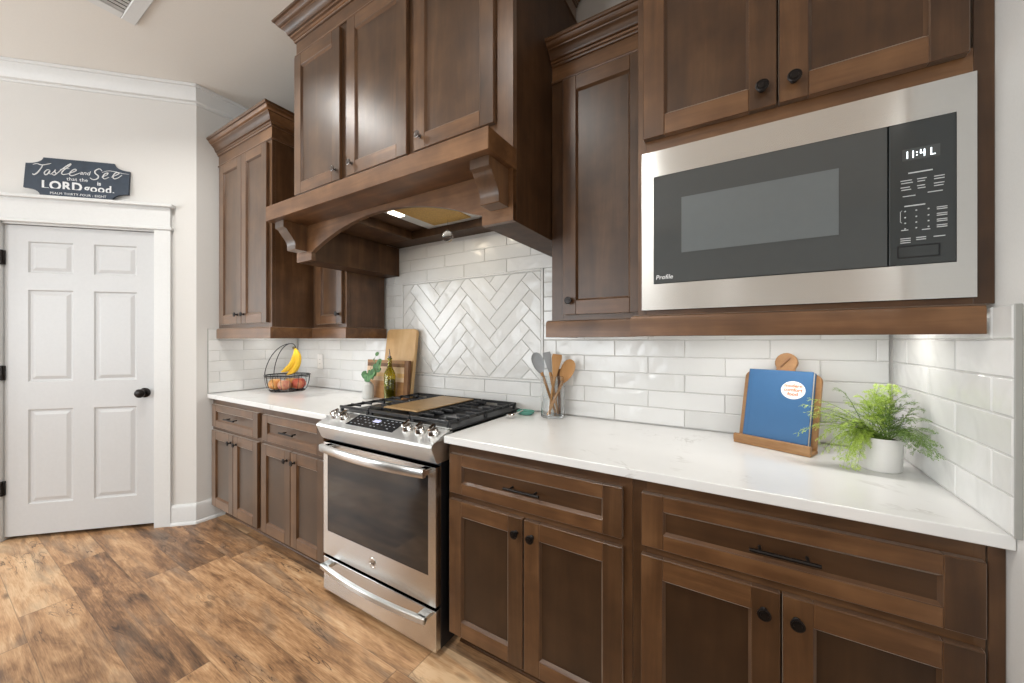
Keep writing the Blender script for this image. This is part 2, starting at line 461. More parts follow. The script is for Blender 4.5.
# ------------------------------------------------------------------ room shell
XL = -145.6
def shell(name, mat, *boxes, **kw):
    m = MB()
    for b in boxes: m.box(*b, bev=0)
    o = m.build(name, mat, origin=(boxes[0][0], boxes[0][2], boxes[0][4])); struct(o); return o
shell('floor', FLOOR, (-232, 155, -242, 6, -2, 0))
shell('ceiling', CEIL, (-232, 155, -242, 6, CZ, CZ+3))
shell('wall_back', WALL, (-145.6, 155, 0, 5, 0, CZ))
shell('wall_right', WALL, (.30, 5, -42, -.02, 0, CZ))
shell('wall_left', WALL, (XL-5, XL, -27.8, 5, 0, CZ))

# rear wall with three added window openings, left wall with two
def holed_x(name, y0, y1, x0, x1, holes, zb, zt):
    bs = []; cur = x0
    for a, b in holes:
        bs += [(cur, a, y0, y1, 0, CZ), (a, b, y0, y1, 0, zb), (a, b, y0, y1, zt, CZ)]; cur = b
    bs.append((cur, x1, y0, y1, 0, CZ)); return shell(name, WALL, *bs)
holed_x('wall_rear', -242, -237, -232, 150, [(-186, -144), (-131, -89)], 30, 94)
bs = []; cur = -237
for a, b in [(-196, -154), (-141, -99)]:
    bs += [(-232, -227, cur, a, 0, CZ), (-232, -227, a, b, 0, 30), (-232, -227, a, b, 94, CZ)]; cur = b
bs.append((-232, -227, cur, -60, 0, CZ)); shell('wall_far_left', WALL, *bs)
bs = []; cur = -237
for a, b in [(-191, -139), (-116, -64)]:
    bs += [(150, 155, cur, a, 0, CZ), (150, 155, a, b, 0, 30), (150, 155, a, b, 94, CZ)]; cur = b
bs.append((150, 155, cur, -.02, 0, CZ)); shell('wall_far_right', WALL, *bs)

# unseen island added just behind the viewer to darken low reflections
m = MB(); m.mi = 0; m.box(-116, -5, -106, -74.5, 4, 34.1, .05); m.box(-114, -7, -103, -77.5, 0.02, 4.1, 0); m.mi = 1; m.box(-119, -2, -109, -72.6, 34.15, 35.3, .1)
for k in range(4): m.mi = 0; m.box(-114.5+27.4*k, -89.3+27.4*k, -74.6, -73.8, 5.5, 32.8, .06)
o = m.build('kitchen_island', None, mats=[WV, QUARTZ], origin=(-60, -90, 0)); struct(o)
# diagonal pantry wall: local frame, +x to the right along the wall, -y into the kitchen
WR = PI/4
WO = (XL, -27.8, 0)
def diag(name, mat, m, **kw):
    o = m.build(name, mat, **kw); o.location = Vector(WO)*S; o.rotation_euler = (0, 0, WR); return o
m = MB()
m.box(-9.0, 0, 0, 5, 0, CZ, bev=0); m.box(-120, -41.7, 0, 5, 0, CZ, bev=0); m.box(-41.7, -9.0, 0, 5, 80.0, CZ, bev=0)
struct(diag('wall_diagonal', WALL, m))
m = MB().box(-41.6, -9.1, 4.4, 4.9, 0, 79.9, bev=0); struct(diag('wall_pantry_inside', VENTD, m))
# door casing with header
m = MB()
m.box(-9.35, -5.6, -.8, 0, 0, 80.1, .06); m.box(-45.2, -41.45, -.8, 0, 0, 80.1, .06)
m.box(-45.6, -5.2, -1.15, 0, 80.1, 80.9, .12); m.box(-45.2, -5.6, -.85, 0, 80.9, 86.1, .04); m.box(-46.2, -4.7, -1.9, 0, 86.1, 86.9, .12)
m.box(-9.35, -8.95, 0, 4.5, 0, 80.1, .03); m.box(-41.75, -41.45, 0, 4.5, 0, 80.1, .03); m.box(-41.4, -9.35, 0, 4.5, 79.65, 80.1, .03)
struct(diag('trim_1', WHITE, m), 'white door casing with tall flat header shelf')
# six-panel door
def six_panel():
    m = MB(); x0, x1, z0, z1 = -41.25, -9.5, 1.0, 79.45; yf = .35; yb = 1.75
    cols = [(-36.6, -27.45), (-23.1, -13.8)]; rows = [(8.8, 32.8), (39.8, 63.2), (67.5, 75.5)]
    xs = sorted({x0, x1, *[a for c in cols for a in c]}); zs = sorted({z0, z1, *[a for r in rows for a in r]})
    for i in range(len(xs)-1):
        for j in range(len(zs)-1):
            a, b, c, d = xs[i], xs[i+1], zs[j], zs[j+1]
            if (a, b) in cols and (c, d) in rows:
                steps = [(0, yf), (.28, yf+.30), (.62, yf+.34), (1.45, yf+.08)]
                rings = []
                for ins, y in steps:
                    rings.append([(a+ins, y, c+ins), (b-ins, y, c+ins), (b-ins, y, d-ins), (a+ins, y, d-ins)])
                for r1, r2 in zip(rings, rings[1:]):
                    for k in range(4):
                        l = (k+1) % 4; m._new([r1[k], r1[l], r2[l], r2[k]], [(0, 1, 2, 3)])
                m._new(rings[-1], [(0, 1, 2, 3)])
            else:
                m._new([(a, yf, c), (b, yf, c), (b, yf, d), (a, yf, d)], [(0, 1, 2, 3)])
    # edges and back
    m._new([(x0, yf, z0), (x0, yb, z0), (x0, yb, z1), (x0, yf, z1)], [(0, 1, 2, 3)])
    m._new([(x1, yf, z0), (x1, yf, z1), (x1, yb, z1), (x1, yb, z0)], [(0, 1, 2, 3)])
    m._new([(x0, yf, z1), (x0, yb, z1), (x1, yb, z1), (x1, yf, z1)], [(0, 1, 2, 3)])
    m._new([(x0, yf, z0), (x1, yf, z0), (x1, yb, z0), (x0, yb, z0)], [(0, 1, 2, 3)])
    m._new([(x0, yb, z0), (x1, yb, z0), (x1, yb, z1), (x0, yb, z1)], [(0, 1, 2, 3)])
    bmesh.ops.remove_doubles(m.bm, verts=m.bm.verts, dist=.001)
    bmesh.ops.recalc_face_normals(m.bm, faces=m.bm.faces)
    return m
door = diag('door_1', DOORW, six_panel(), angle=12); struct(door, 'white six-panel pantry door')
m = MB()
m.lathe((-12.0, .35, 36.3), [(0, 0), (1.3, 0), (1.3, .18), (1.05, .35), (.5, .45), (.42, 1.1), (.75, 1.3), (1.12, 1.7), (1.15, 2.1), (.9, 2.45), (.45, 2.6), (0, 2.62)], 'y', 24)
k = m.build('door_knob', ORB, door); k['label'] = 'dark bronze round door knob'
for z in (71.1, 42.2, 13.3):
    m = MB(); m.box(-41.7, -40.9, -.12, .3, z-1.8, z+1.8, .05); m.tube([(-41.35, -.2, z-1.85), (-41.35, -.2, z+1.85)], .28, 10)
    m.build('hinge', ORB, door)
# crown moulding (white), one sweep around the walls
CR = [(0, 115.2), (.25, 115.2), (.35, 115.7), (.8, 116.0), (1.25, 117.2), (1.7, 118.6), (1.75, 119.2), (2.1, 119.3), (2.2, CZ-.05), (0, CZ-.05)]
dgn = Vector((-math.cos(WR), -math.sin(WR)))
pA = (WO[0]+dgn.x*115, WO[1]+dgn.y*115)
m = MB().molding(CR, [pA, (WO[0], WO[1]), (XL, -.1)])
struct(m.build('trim_2', WHITE, origin=(XL, -27.8, 115.2)), 'white crown moulding along the ceiling')
# baseboards
BB = [(0, 0), (.95, 0), (.95, .35), (.75, .75), (.6, .85), (.6, 4.6), (.5, 5.1), (.3, 5.5), (0, 5.5)]
p0 = (WO[0]+dgn.x*5.6, WO[1]+dgn.y*5.6); p1 = (WO[0]+dgn.x*45.2, WO[1]+dgn.y*45.2)
m = MB().molding(BB, [p0, (WO[0], WO[1]), (XL, -21.3)])
struct(m.build('baseboard_left', WHITE, origin=(XL, -27.8, 0)))
m = MB().molding(BB, [pA, p1]); struct(m.build('baseboard_diagonal', WHITE, origin=(pA[0], pA[1], 0)))
m = MB().molding(BB, [(.30, -25), (.30, -42), (5, -42)]); struct(m.build('baseboard_right', WHITE, origin=(.30, -42, 0)))
# unseen windows added behind and beside the viewer for the daylight
def window(n, c, wall, hw=21):
    m = MB()
    def bx(u0, u1, z0, z1, d=1.2):
        if wall == 'rear': m.box(u0, u1, -238.2, -238.2+d, z0, z1, .05)
        elif wall == 'left': m.box(-228.2, -228.2+d, u0, u1, z0, z1, .05)
        else: m.box(151.2-d, 151.2, u0, u1, z0, z1, .05)
    a, b = c-hw, c+hw
    bx(a, b, 30, 32); bx(a, b, 92, 94); bx(a, a+2, 32, 92); bx(b-2, b, 32, 92); bx(a+2, b-2, 61, 63)
    struct(m.build('window_%d' % n, WHITE, origin={'rear': (c, -237, 30), 'left': (-227, c, 30), 'right': (150, c, 30)}[wall]))
for i, c in enumerate((-165, -110)): window(i+1, c, 'rear')
for i, c in enumerate((-175, -120)): window(i+3, c, 'left')
for i, c in enumerate((-165, -90)): window(i+5, c, 'right', 26)

# ------------------------------------------------------------------ tile backsplashes
def clip_poly(poly, x0, x1, z0, z1):
    def cut(ps, f):
        out = []
        for i in range(len(ps)):
            a, b = ps[i-1], ps[i]; fa, fb = f(a), f(b)
            if (fa >= 0) != (fb >= 0):
                t = fa/(fa-fb); out.append((a[0]+(b[0]-a[0])*t, a[1]+(b[1]-a[1])*t))
            if fb >= 0: out.append(b)
        return out
    for f in (lambda p: p[0]-x0, lambda p: x1-p[0], lambda p: p[1]-z0, lambda p: z1-p[1]):
        poly = cut(poly, f)
        if len(poly) < 3: return []
    return poly
def inset(poly, d):
    n = len(poly); out = []
    A = sum(poly[i-1][0]*poly[i][1]-poly[i][0]*poly[i-1][1] for i in range(n))
    sg = 1 if A > 0 else -1
    for i in range(n):
        p, q, r = Vector(poly[i-1]), Vector(poly[i]), Vector(poly[(i+1) % n])
        a = (q-p).normalized(); b = (r-q).normalized()
        na = Vector((-a.y, a.x))*sg; nb = Vector((-b.y, b.x))*sg
        k = 1+na.dot(nb)
        if k < .15: return None
        q2 = q+(na+nb)/k*d; out.append((q2.x, q2.y))
    return out
def clean(poly):
    o = []
    for p in poly:
        if not o or (abs(p[0]-o[-1][0])+abs(p[1]-o[-1][1])) > .02: o.append(p)
    if len(o) > 1 and abs(o[0][0]-o[-1][0])+abs(o[0][1]-o[-1][1]) <= .02: o.pop()
    return o
def put_tile(m, poly, to3, th=.34, g=.055, bv=.09):
    poly = clean(poly)
    if len(poly) < 3: return
    A = abs(sum(poly[i-1][0]*poly[i][1]-poly[i][0]*poly[i-1][1] for i in range(len(poly))))/2
    if A < .35: return
    p1 = inset(poly, g); p2 = inset(poly, g+bv) if p1 else None
    if not p2: return
    A2 = sum(p2[i-1][0]*p2[i][1]-p2[i][0]*p2[i-1][1] for i in range(len(p2))); A1 = sum(poly[i-1][0]*poly[i][1]-poly[i][0]*poly[i-1][1] for i in range(len(poly)))
    if A1*A2 <= 0: return
    n = len(poly); t1, t2 = random.uniform(-.012, .012), random.uniform(-.012, .012)
    cx = sum(p[0] for p in poly)/n; cz = sum(p[1] for p in poly)/n
    v = [to3(u, z, .12) for u, z in p1]+[to3(u, z, th-.07) for u, z in p1]+[to3(u, z, th+(u-cx)*t1*.3+(z-cz)*t2*.5) for u, z in p2]
    f = []
    for i in range(n):
        j = (i+1) % n; f += [(i, j, n+j, n+i), (n+i, n+j, 2*n+j, 2*n+i)]
    f.append(tuple(range(2*n, 3*n)))
    vs, fs = m._new(v, f); bmesh.ops.recalc_face_normals(m.bm, faces=fs)
Z0 = 35.42
bk3 = lambda u, z, d: (u, -d, z)
m = MB()
for r in range(13):
    z0 = Z0+3*r; z1 = min(z0+3, 75.2)
    ph = -25.75 if r % 2 == 0 else -19.75
    for iv in ([(-145.2, -.42)] if r < 2 else [(-145.2, -94.95), (-52.65, -.42)] if r < 6 else [(-101.2, -94.95), (-52.65, -45.3)] if r < 10 else [(-101.2, -45.3)]):
        k = -11
        while ph+12*k < 0:
            q = clip_poly([(ph+12*k, z0), (ph+12*k+12, z0), (ph+12*k+12, z1), (ph+12*k, z1)], iv[0], iv[1], z0, z1)
            if q: put_tile(m, q, bk3)
            k += 1
T = thing('tile_backsplash', 'white glazed subway tile backsplash across the long back wall with herringbone inset behind the range', 'backsplash', (-74, 0, Z0))
m.build('subway_tiles', TILE, T, angle=25)
m = MB(); m.box(-145.2, -.42, -.2, -.01, Z0-.1, 53.5, 0); m.box(-101.25, -45.25, -.2, -.01, 53.5, 75.2, 0)
m.build('grout_bed', GROUT, T)
# herringbone inset
m = MB(); Wt, Lt = 3.0, 12.0; c45 = math.sqrt(.5)
for k in range(-14, 15):
    for mm in range(-4, 5):
        for (a, b, wx, wz) in ((k*Wt+mm*Lt, k*Wt-mm*Lt, Lt, Wt), ((k-1)*Wt+mm*Lt, k*Wt-mm*Lt, Wt, Lt)):
            pl = [(a, b), (a+wx, b), (a+wx, b+wz), (a, b+wz)]
            pl = [((p[0]-p[1])*c45-64.3, (p[0]+p[1])*c45+57.0) for p in pl]
            q = clip_poly(pl, -94.4, -53.2, 42.0, 64.95)
            if q: put_tile(m, q, bk3)
m.build('herringbone_tiles', TILE, T, angle=25)
m = MB()
m.box(-94.95, -94.45, -.5, -.15, 41.45, 65.45, .12, 2); m.box(-53.15, -52.65, -.5, -.15, 41.45, 65.45, .12, 2)
m.box(-94.45, -53.15, -.5, -.15, 41.45, 41.95, .12, 2); m.box(-94.45, -53.15, -.5, -.15, 65.0, 65.45, .12, 2)
m.build('pencil_liner', TILE, T)
# side returns
def side_splash(x, sgn, y0, label, ph0, top, off=0.0):
    T = thing('tile_backsplash', label, 'backsplash', (x, (y0-.4)/2, Z0))
    to3 = (lambda u, z, d: (x+sgn*(d+off), u, z))
    m = MB()
    for r in range(6):
        z0 = Z0+3*r; z1 = min(z0+3, top); ph = ph0+(6 if r % 2 else 0)
        k = -3
        while ph+12*k < 0:
            q = clip_poly([(ph+12*k, z0), (ph+12*k+12, z0), (ph+12*k+12, z1), (ph+12*k, z1)], y0, -.42, z0, z1)
            if q: put_tile(m, q, to3)
            k += 1
    m.build('subway_tiles', TILE, T, angle=25)
    m = MB(); m.box(x+sgn*.01, x+sgn*(off+.2), y0, -.42, Z0-.1, top, 0); m.build('grout_bed', GROUT, T)
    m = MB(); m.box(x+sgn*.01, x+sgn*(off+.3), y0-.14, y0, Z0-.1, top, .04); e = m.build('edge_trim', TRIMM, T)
side_splash(.30, -1, -26.05, 'white glazed subway tile return on the right side wall beside the fern', -17.3, 53.1, .13)
side_splash(XL, 1, -25.2, 'white glazed subway tile return on the far left wall beside the fruit basket', -16.5, 53.7)

# ------------------------------------------------------------------ cabinet parts
def shaker(parent, name, x0, x1, z0, z1, yb, st=2.4, rail=None, th=.78, pm=None):
    rail = rail or st
    yf = yb-th; m = MB(); bv = .07
    m.mi = 0
    m.box(x0, x0+st, yf, yb, z0, z1, bv); m.box(x1-st, x1, yf, yb, z0, z1, bv)
    m.mi = 1
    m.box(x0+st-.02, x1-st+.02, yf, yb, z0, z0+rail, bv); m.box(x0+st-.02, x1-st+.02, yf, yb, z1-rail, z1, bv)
    a0, a1, c0, c1 = x0+st, x1-st, z0+rail, z1-rail; ya, yb2 = yf+.06, yf+.44; k = .26
    r0 = [(a0-.03, ya, c0-.03), (a1+.03, ya, c0-.03), (a1+.03, ya, c1+.03), (a0-.03, ya, c1+.03)]
    r1 = [(a0+k, yb2, c0+k), (a1-k, yb2, c0+k), (a1-k, yb2, c1-k), (a0+k, yb2, c1-k)]
    for q in range(4):
        l = (q+1) % 4; m.mi = 1 if q % 2 == 0 else 0
        m._new([r0[q], r0[l], r1[l], r1[q]], [(0, 1, 2, 3)])
    m.mi = 2
    m._new(r1, [(0, 1, 2, 3)])
    m.box(x0+st-.1, x1-st+.1, yb2+.02, yb-.06, z0+rail-.1, z1-rail+.1, 0)
    bmesh.ops.recalc_face_normals(m.bm, faces=[f for f in m.bm.faces if f.is_valid])
    for f in m.bm.faces:
        if len(f.edges) == 4 and f.normal.y > .3 and all(e.is_boundary for e in f.edges): f.normal_flip()
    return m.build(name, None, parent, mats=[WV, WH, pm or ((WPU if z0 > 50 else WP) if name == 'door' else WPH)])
def knob(parent, x, yf, z, mat=None):
    m = MB(); m.lathe((x, yf, z), [(0, 0), (.34, 0), (.32, .10), (.18, .2), (.18, .55), (.42, .66), (.60, .74), (.60, .86), (.50, .90), (.48, .87), (.34, .87), (.32, .94), (.0, .98)], 'y', 20)
    return m.build('knob', mat or ORB, parent)
def pull(parent, xc, yf, z, L=5.6):
    m = MB()
    m.tube([(xc-L/2, yf-1.15, z), (xc+L/2, yf-1.15, z)], .2, 12)
    for s in (-1, 1): m.tube([(xc+s*(L/2-.9), yf+.02, z), (xc+s*(L/2-.9), yf-1.15, z)], .17, 10)
    return m.build('pull', ORB, parent)
YB = -24.0
def base_cabinet(x0, x1, dr, d1, d2, kx, label, filler=None, left_end=False):
    T = thing('base_cabinet', label, 'cabinet', ((x0+x1)/2, -12, 0), 'base cabinets under the countertop')
    m = MB(); m.mi = 0
    m.box(x0+.02, x1-.02, YB+.75, -.5, 4.0, 34.1, .02)
    m.mi = 1
    m.box(x0+.02, dr[0]+.5, YB, YB+.76, 4.0, 34.1, .03); m.box(dr[1]-.5, x1-.02, YB, YB+.76, 4.0, 34.1, .03)
    m.mi = 2
    for z0, z1 in ((32.0, 34.1), (24.9, 26.8), (4.0, 4.9)): m.box(dr[0]+.45, dr[1]-.45, YB+.01, YB+.76, z0, z1, .03)
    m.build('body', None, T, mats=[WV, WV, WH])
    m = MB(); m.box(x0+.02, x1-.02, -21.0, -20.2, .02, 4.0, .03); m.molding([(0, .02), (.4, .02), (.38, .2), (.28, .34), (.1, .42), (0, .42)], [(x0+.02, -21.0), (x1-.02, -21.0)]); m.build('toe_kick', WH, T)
    if filler:
        m = MB(); m.box(filler[0], filler[1], YB-.12, YB+.8, .05, 34.1, .04); m.build('filler_strip', WV, T)
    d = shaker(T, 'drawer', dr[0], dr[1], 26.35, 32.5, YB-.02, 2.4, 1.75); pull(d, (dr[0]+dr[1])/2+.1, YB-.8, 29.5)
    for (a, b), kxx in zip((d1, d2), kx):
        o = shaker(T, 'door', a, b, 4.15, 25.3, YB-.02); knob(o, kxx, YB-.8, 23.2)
    return T
base_cabinet(-145.5, -117.3, (-144.1, -118.3), (-144.3, -131.5), (-131.3, -118.5), (-132.7, -129.5), 'dark wood base cabinet at the far left end of the counter beside the pantry wall')
base_cabinet(-117.3, -89.6, (-116.1, -90.9), (-116.6, -103.7), (-103.5, -90.9), (-105.0, -101.9), 'dark wood base cabinet just left of the range')
base_cabinet(-57.75, -28.8, (-57.05, -29.9), (-57.1, -43.75), (-43.5, -29.9), (-44.7, -42.2), 'dark wood base cabinet just right of the range')
base_cabinet(-28.8, -.72, (-27.65, -.95), (-27.7, -14.4), (-14.2, -1.0), (-15.75, -13.1), 'dark wood base cabinet in the right corner below the book and fern', filler=(-.66, .28))

# countertops
def counter(x0, x1, label, yback=-.45):
    m = MB(); m.box(x0, x1, -25.5, yback, 34.15, 35.3, .12, 3)
    return tag(m.build('countertop', QUARTZ, origin=((x0+x1)/2, -12, 34.15)), label, 'countertop')
counter(-145.15, -89.0, 'white quartz countertop left of the range holding the fruit basket')
counter(-57.6, .28, 'white quartz countertop right of the range holding the blue book and fern', -.3)

# cabinet crown profile: out, z relative to bottom of crown
def crown_prof(zb, h, out, fr):
    """frieze from zb-fr up to zb then crown of height h"""
    return [(-.5, zb-fr), (.28, zb-fr), (.34, zb-fr+.18), (.28, zb-fr+.36), (.05, zb-fr+.42), (.05, zb-.5), (.34, zb-.45), (.42, zb-.28), (.36, zb-.1), (.55, zb), (.62, zb+h*.10), (.95, zb+h*.13), (1.0, zb+h*.22),
            (out*.36, zb+h*.25), (out*.41, zb+h*.36), (out*.50, zb+h*.47), (out*.62, zb+h*.54), (out*.64, zb+h*.60), (out*.72, zb+h*.62), (out*.80, zb+h*.70), (out*.86, zb+h*.82), (out*.96, zb+h*.84), (out, zb+h*.90), (out, zb+h), (-.5, zb+h)]
def light_rail(parent, path, zt=53.7, zb=50.85):
    m = MB(); m.molding([(-.1, zb), (.72, zb), (.76, zb+.05), (.76, zt-.5), (.66, zt-.18), (.4, zt), (-.1, zt)], path)
    return m.build('light_rail', WH, parent)

# far-left deep wall cabinet
YT = -22.6
def upper_body(T, x0, x1, y, z0, z1, fs, doors_top, extra=None):
    m = MB(); m.mi = 0
    m.box(x0+.02, x1-.02, y+.74, -.6, z0, z1, .03); m.box(x0+.02, x0+fs[0], y, y+.75, z0, z1, .03); m.box(x1-fs[1], x1-.02, y, y+.75, z0, z1, .03)
    m.mi = 1
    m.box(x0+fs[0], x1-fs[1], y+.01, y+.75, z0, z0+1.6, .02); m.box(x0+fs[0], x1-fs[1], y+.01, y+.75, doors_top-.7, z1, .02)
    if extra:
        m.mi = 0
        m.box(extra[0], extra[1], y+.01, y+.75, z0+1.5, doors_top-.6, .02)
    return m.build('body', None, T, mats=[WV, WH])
T = thing('wall_cabinet', 'tall two-door dark wood wall cabinet in the far left corner above the fruit basket', 'cabinet', (-131, -11, 53.2))
upper_body(T, XL+.05, -116.0, YT, 53.2, 104.5, (2.4, 1.6), 99.4)
o = shaker(T, 'door', -143.2, -130.3, 54.8, 99.4, YT-.02); knob(o, -132.3, YT-.8, 57.2)
o = shaker(T, 'door', -130.1, -117.2, 54.8, 99.4, YT-.02); knob(o, -128.6, YT-.8, 57.2)
m = MB(); m.molding(crown_prof(103.6, 3.7, 3.0, 3.6), [(XL+.05, YT), (-116.0, YT), (-116.0, -12.8)]); m.build('crown_molding', WH, T)
light_rail(T, [(XL+.45, YT), (-116.0, YT), (-116.0, -12.95)])
# shallow cabinet left of the hood
YS = -12.25
T = thing('wall_cabinet', 'narrow dark wood wall cabinet tucked left of the range hood above the cutting boards', 'cabinet', (-108.7, -6, 53.2))
upper_body(T, -115.9, -101.45, YS, 53.2, 94.0, (2.5, 1.0), 93.4)
o = shaker(T, 'door', -113.5, -102.4, 54.6, 93.4, YS-.02, 2.2); knob(o, -103.7, YS-.8, 57.0)
light_rail(T, [(-115.9, YS), (-101.45, YS), (-101.45, -.6)])
m = MB(); m.molding(crown_prof(97.0, 2.7, 3.0, 3.2), [(-112.4, YS), (-101.7, YS)]); m.build('crown_molding', WH, T)
# shallow cabinet right of the hood
T = thing('wall_cabinet', 'narrow dark wood wall cabinet right of the range hood above the utensil jar', 'cabinet', (-36.8, -6, 53.2))
upper_body(T, -45.1, -28.55, YS, 53.2, 94.0, (2.2, 1.2), 93.4)
o = shaker(T, 'door', -42.75, -29.6, 54.55, 93.4, YS-.02, 2.3); knob(o, -41.5, YS-.8, 56.8)
m = MB(); m.molding(crown_prof(97.0, 2.7, 3.0, 3.2), [(-45.0, YS), (-28.6, YS)]); m.build('crown_molding', WH, T)
light_rail(T, [(-45.1, -.6), (-45.1, YS), (-29.9, YS)])
# microwave cabinet
T = thing('wall_cabinet', 'deep dark wood wall cabinet with two doors over the built-in microwave', 'cabinet', (-14.2, -11, 53.4))
m = MB(); m.mi = 0
x0, x1 = -28.5, .28
m.box(x0, x0+.75, YT+.74, -.6, 53.4, 104.5, .03); m.box(x1-.75, x1, YT+.74, -.6, 53.4, 104.5, .03)
m.box(x0, x0+1.0, YT, YT+.75, 53.4, 104.5, .03); m.box(x1-1.2, x1, YT, YT+.75, 53.4, 104.5, .03)
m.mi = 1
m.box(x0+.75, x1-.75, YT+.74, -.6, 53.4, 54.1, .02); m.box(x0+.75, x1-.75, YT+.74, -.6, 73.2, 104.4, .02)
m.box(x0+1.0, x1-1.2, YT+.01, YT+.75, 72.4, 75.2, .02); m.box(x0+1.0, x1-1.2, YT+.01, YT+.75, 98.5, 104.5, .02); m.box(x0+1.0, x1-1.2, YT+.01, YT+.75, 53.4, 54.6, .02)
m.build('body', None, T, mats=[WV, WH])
o = shaker(T, 'door', -27.75, -14.6, 74.5, 99.3, YT-.02); knob(o, -15.85, YT-.8, 76.4)
o = shaker(T, 'door', -14.4, -1.35, 74.5, 99.3, YT-.02); knob(o, -13.2, YT-.8, 76.4)
m = MB(); m.molding(crown_prof(103.6, 3.9, 3.4, 3.6), [(-28.5, -12.8), (-28.5, YT), (.28, YT)]); m.build('crown_molding', WH, T)
light_rail(T, [(-28.5, -13.3), (-28.5, YT), (-.45, YT)], zt=53.38)

# ------------------------------------------------------------------ range hood
HY = -24.57; HX0, HX1 = -101.3, -45.35
T = thing('range_hood', 'dark wood mantel range hood cabinet with arched valance and corbels above the range', 'range hood', (-73.3, -12, 67.5))
m = MB(); m.mi = 0
m.box(HX0, HX1, HY+.75, -.6, 78.0, 113.6, .03)
m.box(HX0, HX0+1.0, HY, HY+.76, 78.0, 113.6, .03); m.box(-48.6, HX1, HY, HY+.76, 78.0, 113.6, .03)
m.box(-85.2, -82.0, HY+.01, HY+.76, 78.0, 113.6, .03); m.box(-66.6, -63.9, HY+.01, HY+.76, 78.0, 113.6, .03)
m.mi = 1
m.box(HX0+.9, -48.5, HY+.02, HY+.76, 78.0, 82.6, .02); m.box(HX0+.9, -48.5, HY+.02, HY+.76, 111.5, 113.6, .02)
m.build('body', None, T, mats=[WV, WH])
for (a, b, kx) in ((-100.9, -84.75, -86.0), (-82.5, -66.15, -80.9), (-64.4, -48.25, -62.9)):
    o = shaker(T, 'door', a, b, 82.0, 112.1, HY-.02, 2.5); knob(o, kx, HY-.8, 84.1, PEWTER)
m = MB(); m.molding(crown_prof(116.4, 4.0, 3.6, 3.6), [(HX0, -13), (HX0, HY), (HX1, HY), (HX1, -.7)]); m.build('crown_molding', WH, T)
# mantel shelf
m = MB(); m.box(HX0-.35, HX1, -30.75, HY+1.0, 75.0, 78.0, .06); m.build('mantel_shelf', WS, T)
# side chases
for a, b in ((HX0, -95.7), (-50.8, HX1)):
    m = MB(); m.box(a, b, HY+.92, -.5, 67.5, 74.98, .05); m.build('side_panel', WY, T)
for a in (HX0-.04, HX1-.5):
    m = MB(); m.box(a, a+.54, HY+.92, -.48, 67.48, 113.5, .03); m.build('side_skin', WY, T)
# arched valance
ar = [(-95.65, 67.5), (-95.65, 69.1)]
for i in range(25):
    t = -1+2*i/24; ar.append((-73.6+t*20.9, 73.95-4.3*abs(t)**2.0))
ar += [(-50.85, 69.1), (-50.85, 67.5)]
pl = [(HX0, 67.5)]+ar+[(HX1, 67.5), (HX1, 75.0), (HX0, 75.0)]
m = MB()
# strip-built arch board so the concave outline stays clean
ys = (HY, HY+.9)
bt = [(HX0, 67.5)]+ar+[(HX1, 67.5)]
for (p, q) in zip(bt, bt[1:]):
    if abs(p[0]-q[0]) < 1e-6:
        m._new([(p[0], ys[0], p[1]), (p[0], ys[1], p[1]), (q[0], ys[1], q[1]), (q[0], ys[0], q[1])], [(0, 1, 2, 3)]); continue
    v = [(p[0], ys[0], p[1]), (q[0], ys[0], q[1]), (q[0], ys[0], 75.0), (p[0], ys[0], 75.0), (p[0], ys[1], p[1]), (q[0], ys[1], q[1]), (q[0], ys[1], 75.0), (p[0], ys[1], 75.0)]
    m._new(v, [(0, 1, 2, 3), (5, 4, 7, 6), (4, 5, 1, 0)])
bmesh.ops.remove_doubles(m.bm, verts=m.bm.verts, dist=.001); bmesh.ops.recalc_face_normals(m.bm, faces=m.bm.faces)
m.build('arched_valance', WS, T)
# corbels
def corbel(x0):
    yb = HY-.02; zt = 74.98
    pr = [(yb, zt), (yb-4.9, zt), (yb-4.9, zt-1.35), (yb-4.3, zt-1.6)]
    for i in range(15):
        t = i/14; pr.append((yb-4.25+1.75*math.sin(min(1, t*1.25)*PI/2)**1.3, zt-1.65-3.75*t))
    pr += [(yb-2.4, zt-5.5), (yb, zt-5.5)]
    m = MB(); m.prism(pr, 'x', x0, x0+3.15); m.build('corbel', WV, T)
corbel(-100.4); corbel(-49.3)
# inner liner: recessed ceiling with a dropped ledge all round
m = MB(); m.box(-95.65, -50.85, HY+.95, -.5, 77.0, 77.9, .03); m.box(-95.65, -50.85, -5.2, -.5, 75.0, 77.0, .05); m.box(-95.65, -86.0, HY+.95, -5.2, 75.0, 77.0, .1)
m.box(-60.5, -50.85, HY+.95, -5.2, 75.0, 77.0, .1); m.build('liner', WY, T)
ins = MB(); ins.box(-80.3, -65.0, -19.5, -5.3, 76.6, 77.1, .1, 2)
ins = ins.build('vent_insert', STEELT, T)
m = MB(); m.box(-77.0, -66.4, -18.5, -7.0, 76.45, 76.62, .05); m.build('grease_filter', AMBER, ins)
m = MB(); m.box(-79.4, -77.7, -18.2, -15.0, 76.4, 76.62, .1); m.build('lamp_lens', LAMPW, ins)
area('hood_lamp', (-78.7, -15, 76.3), (0, 0, 0), 2.0, 5, .7, (1, .86, .64))
area('hood_lamp', (-65.5, -11, 76.3), (0, 0, 0), 2.0, 3, .5, (1, .86, .64))
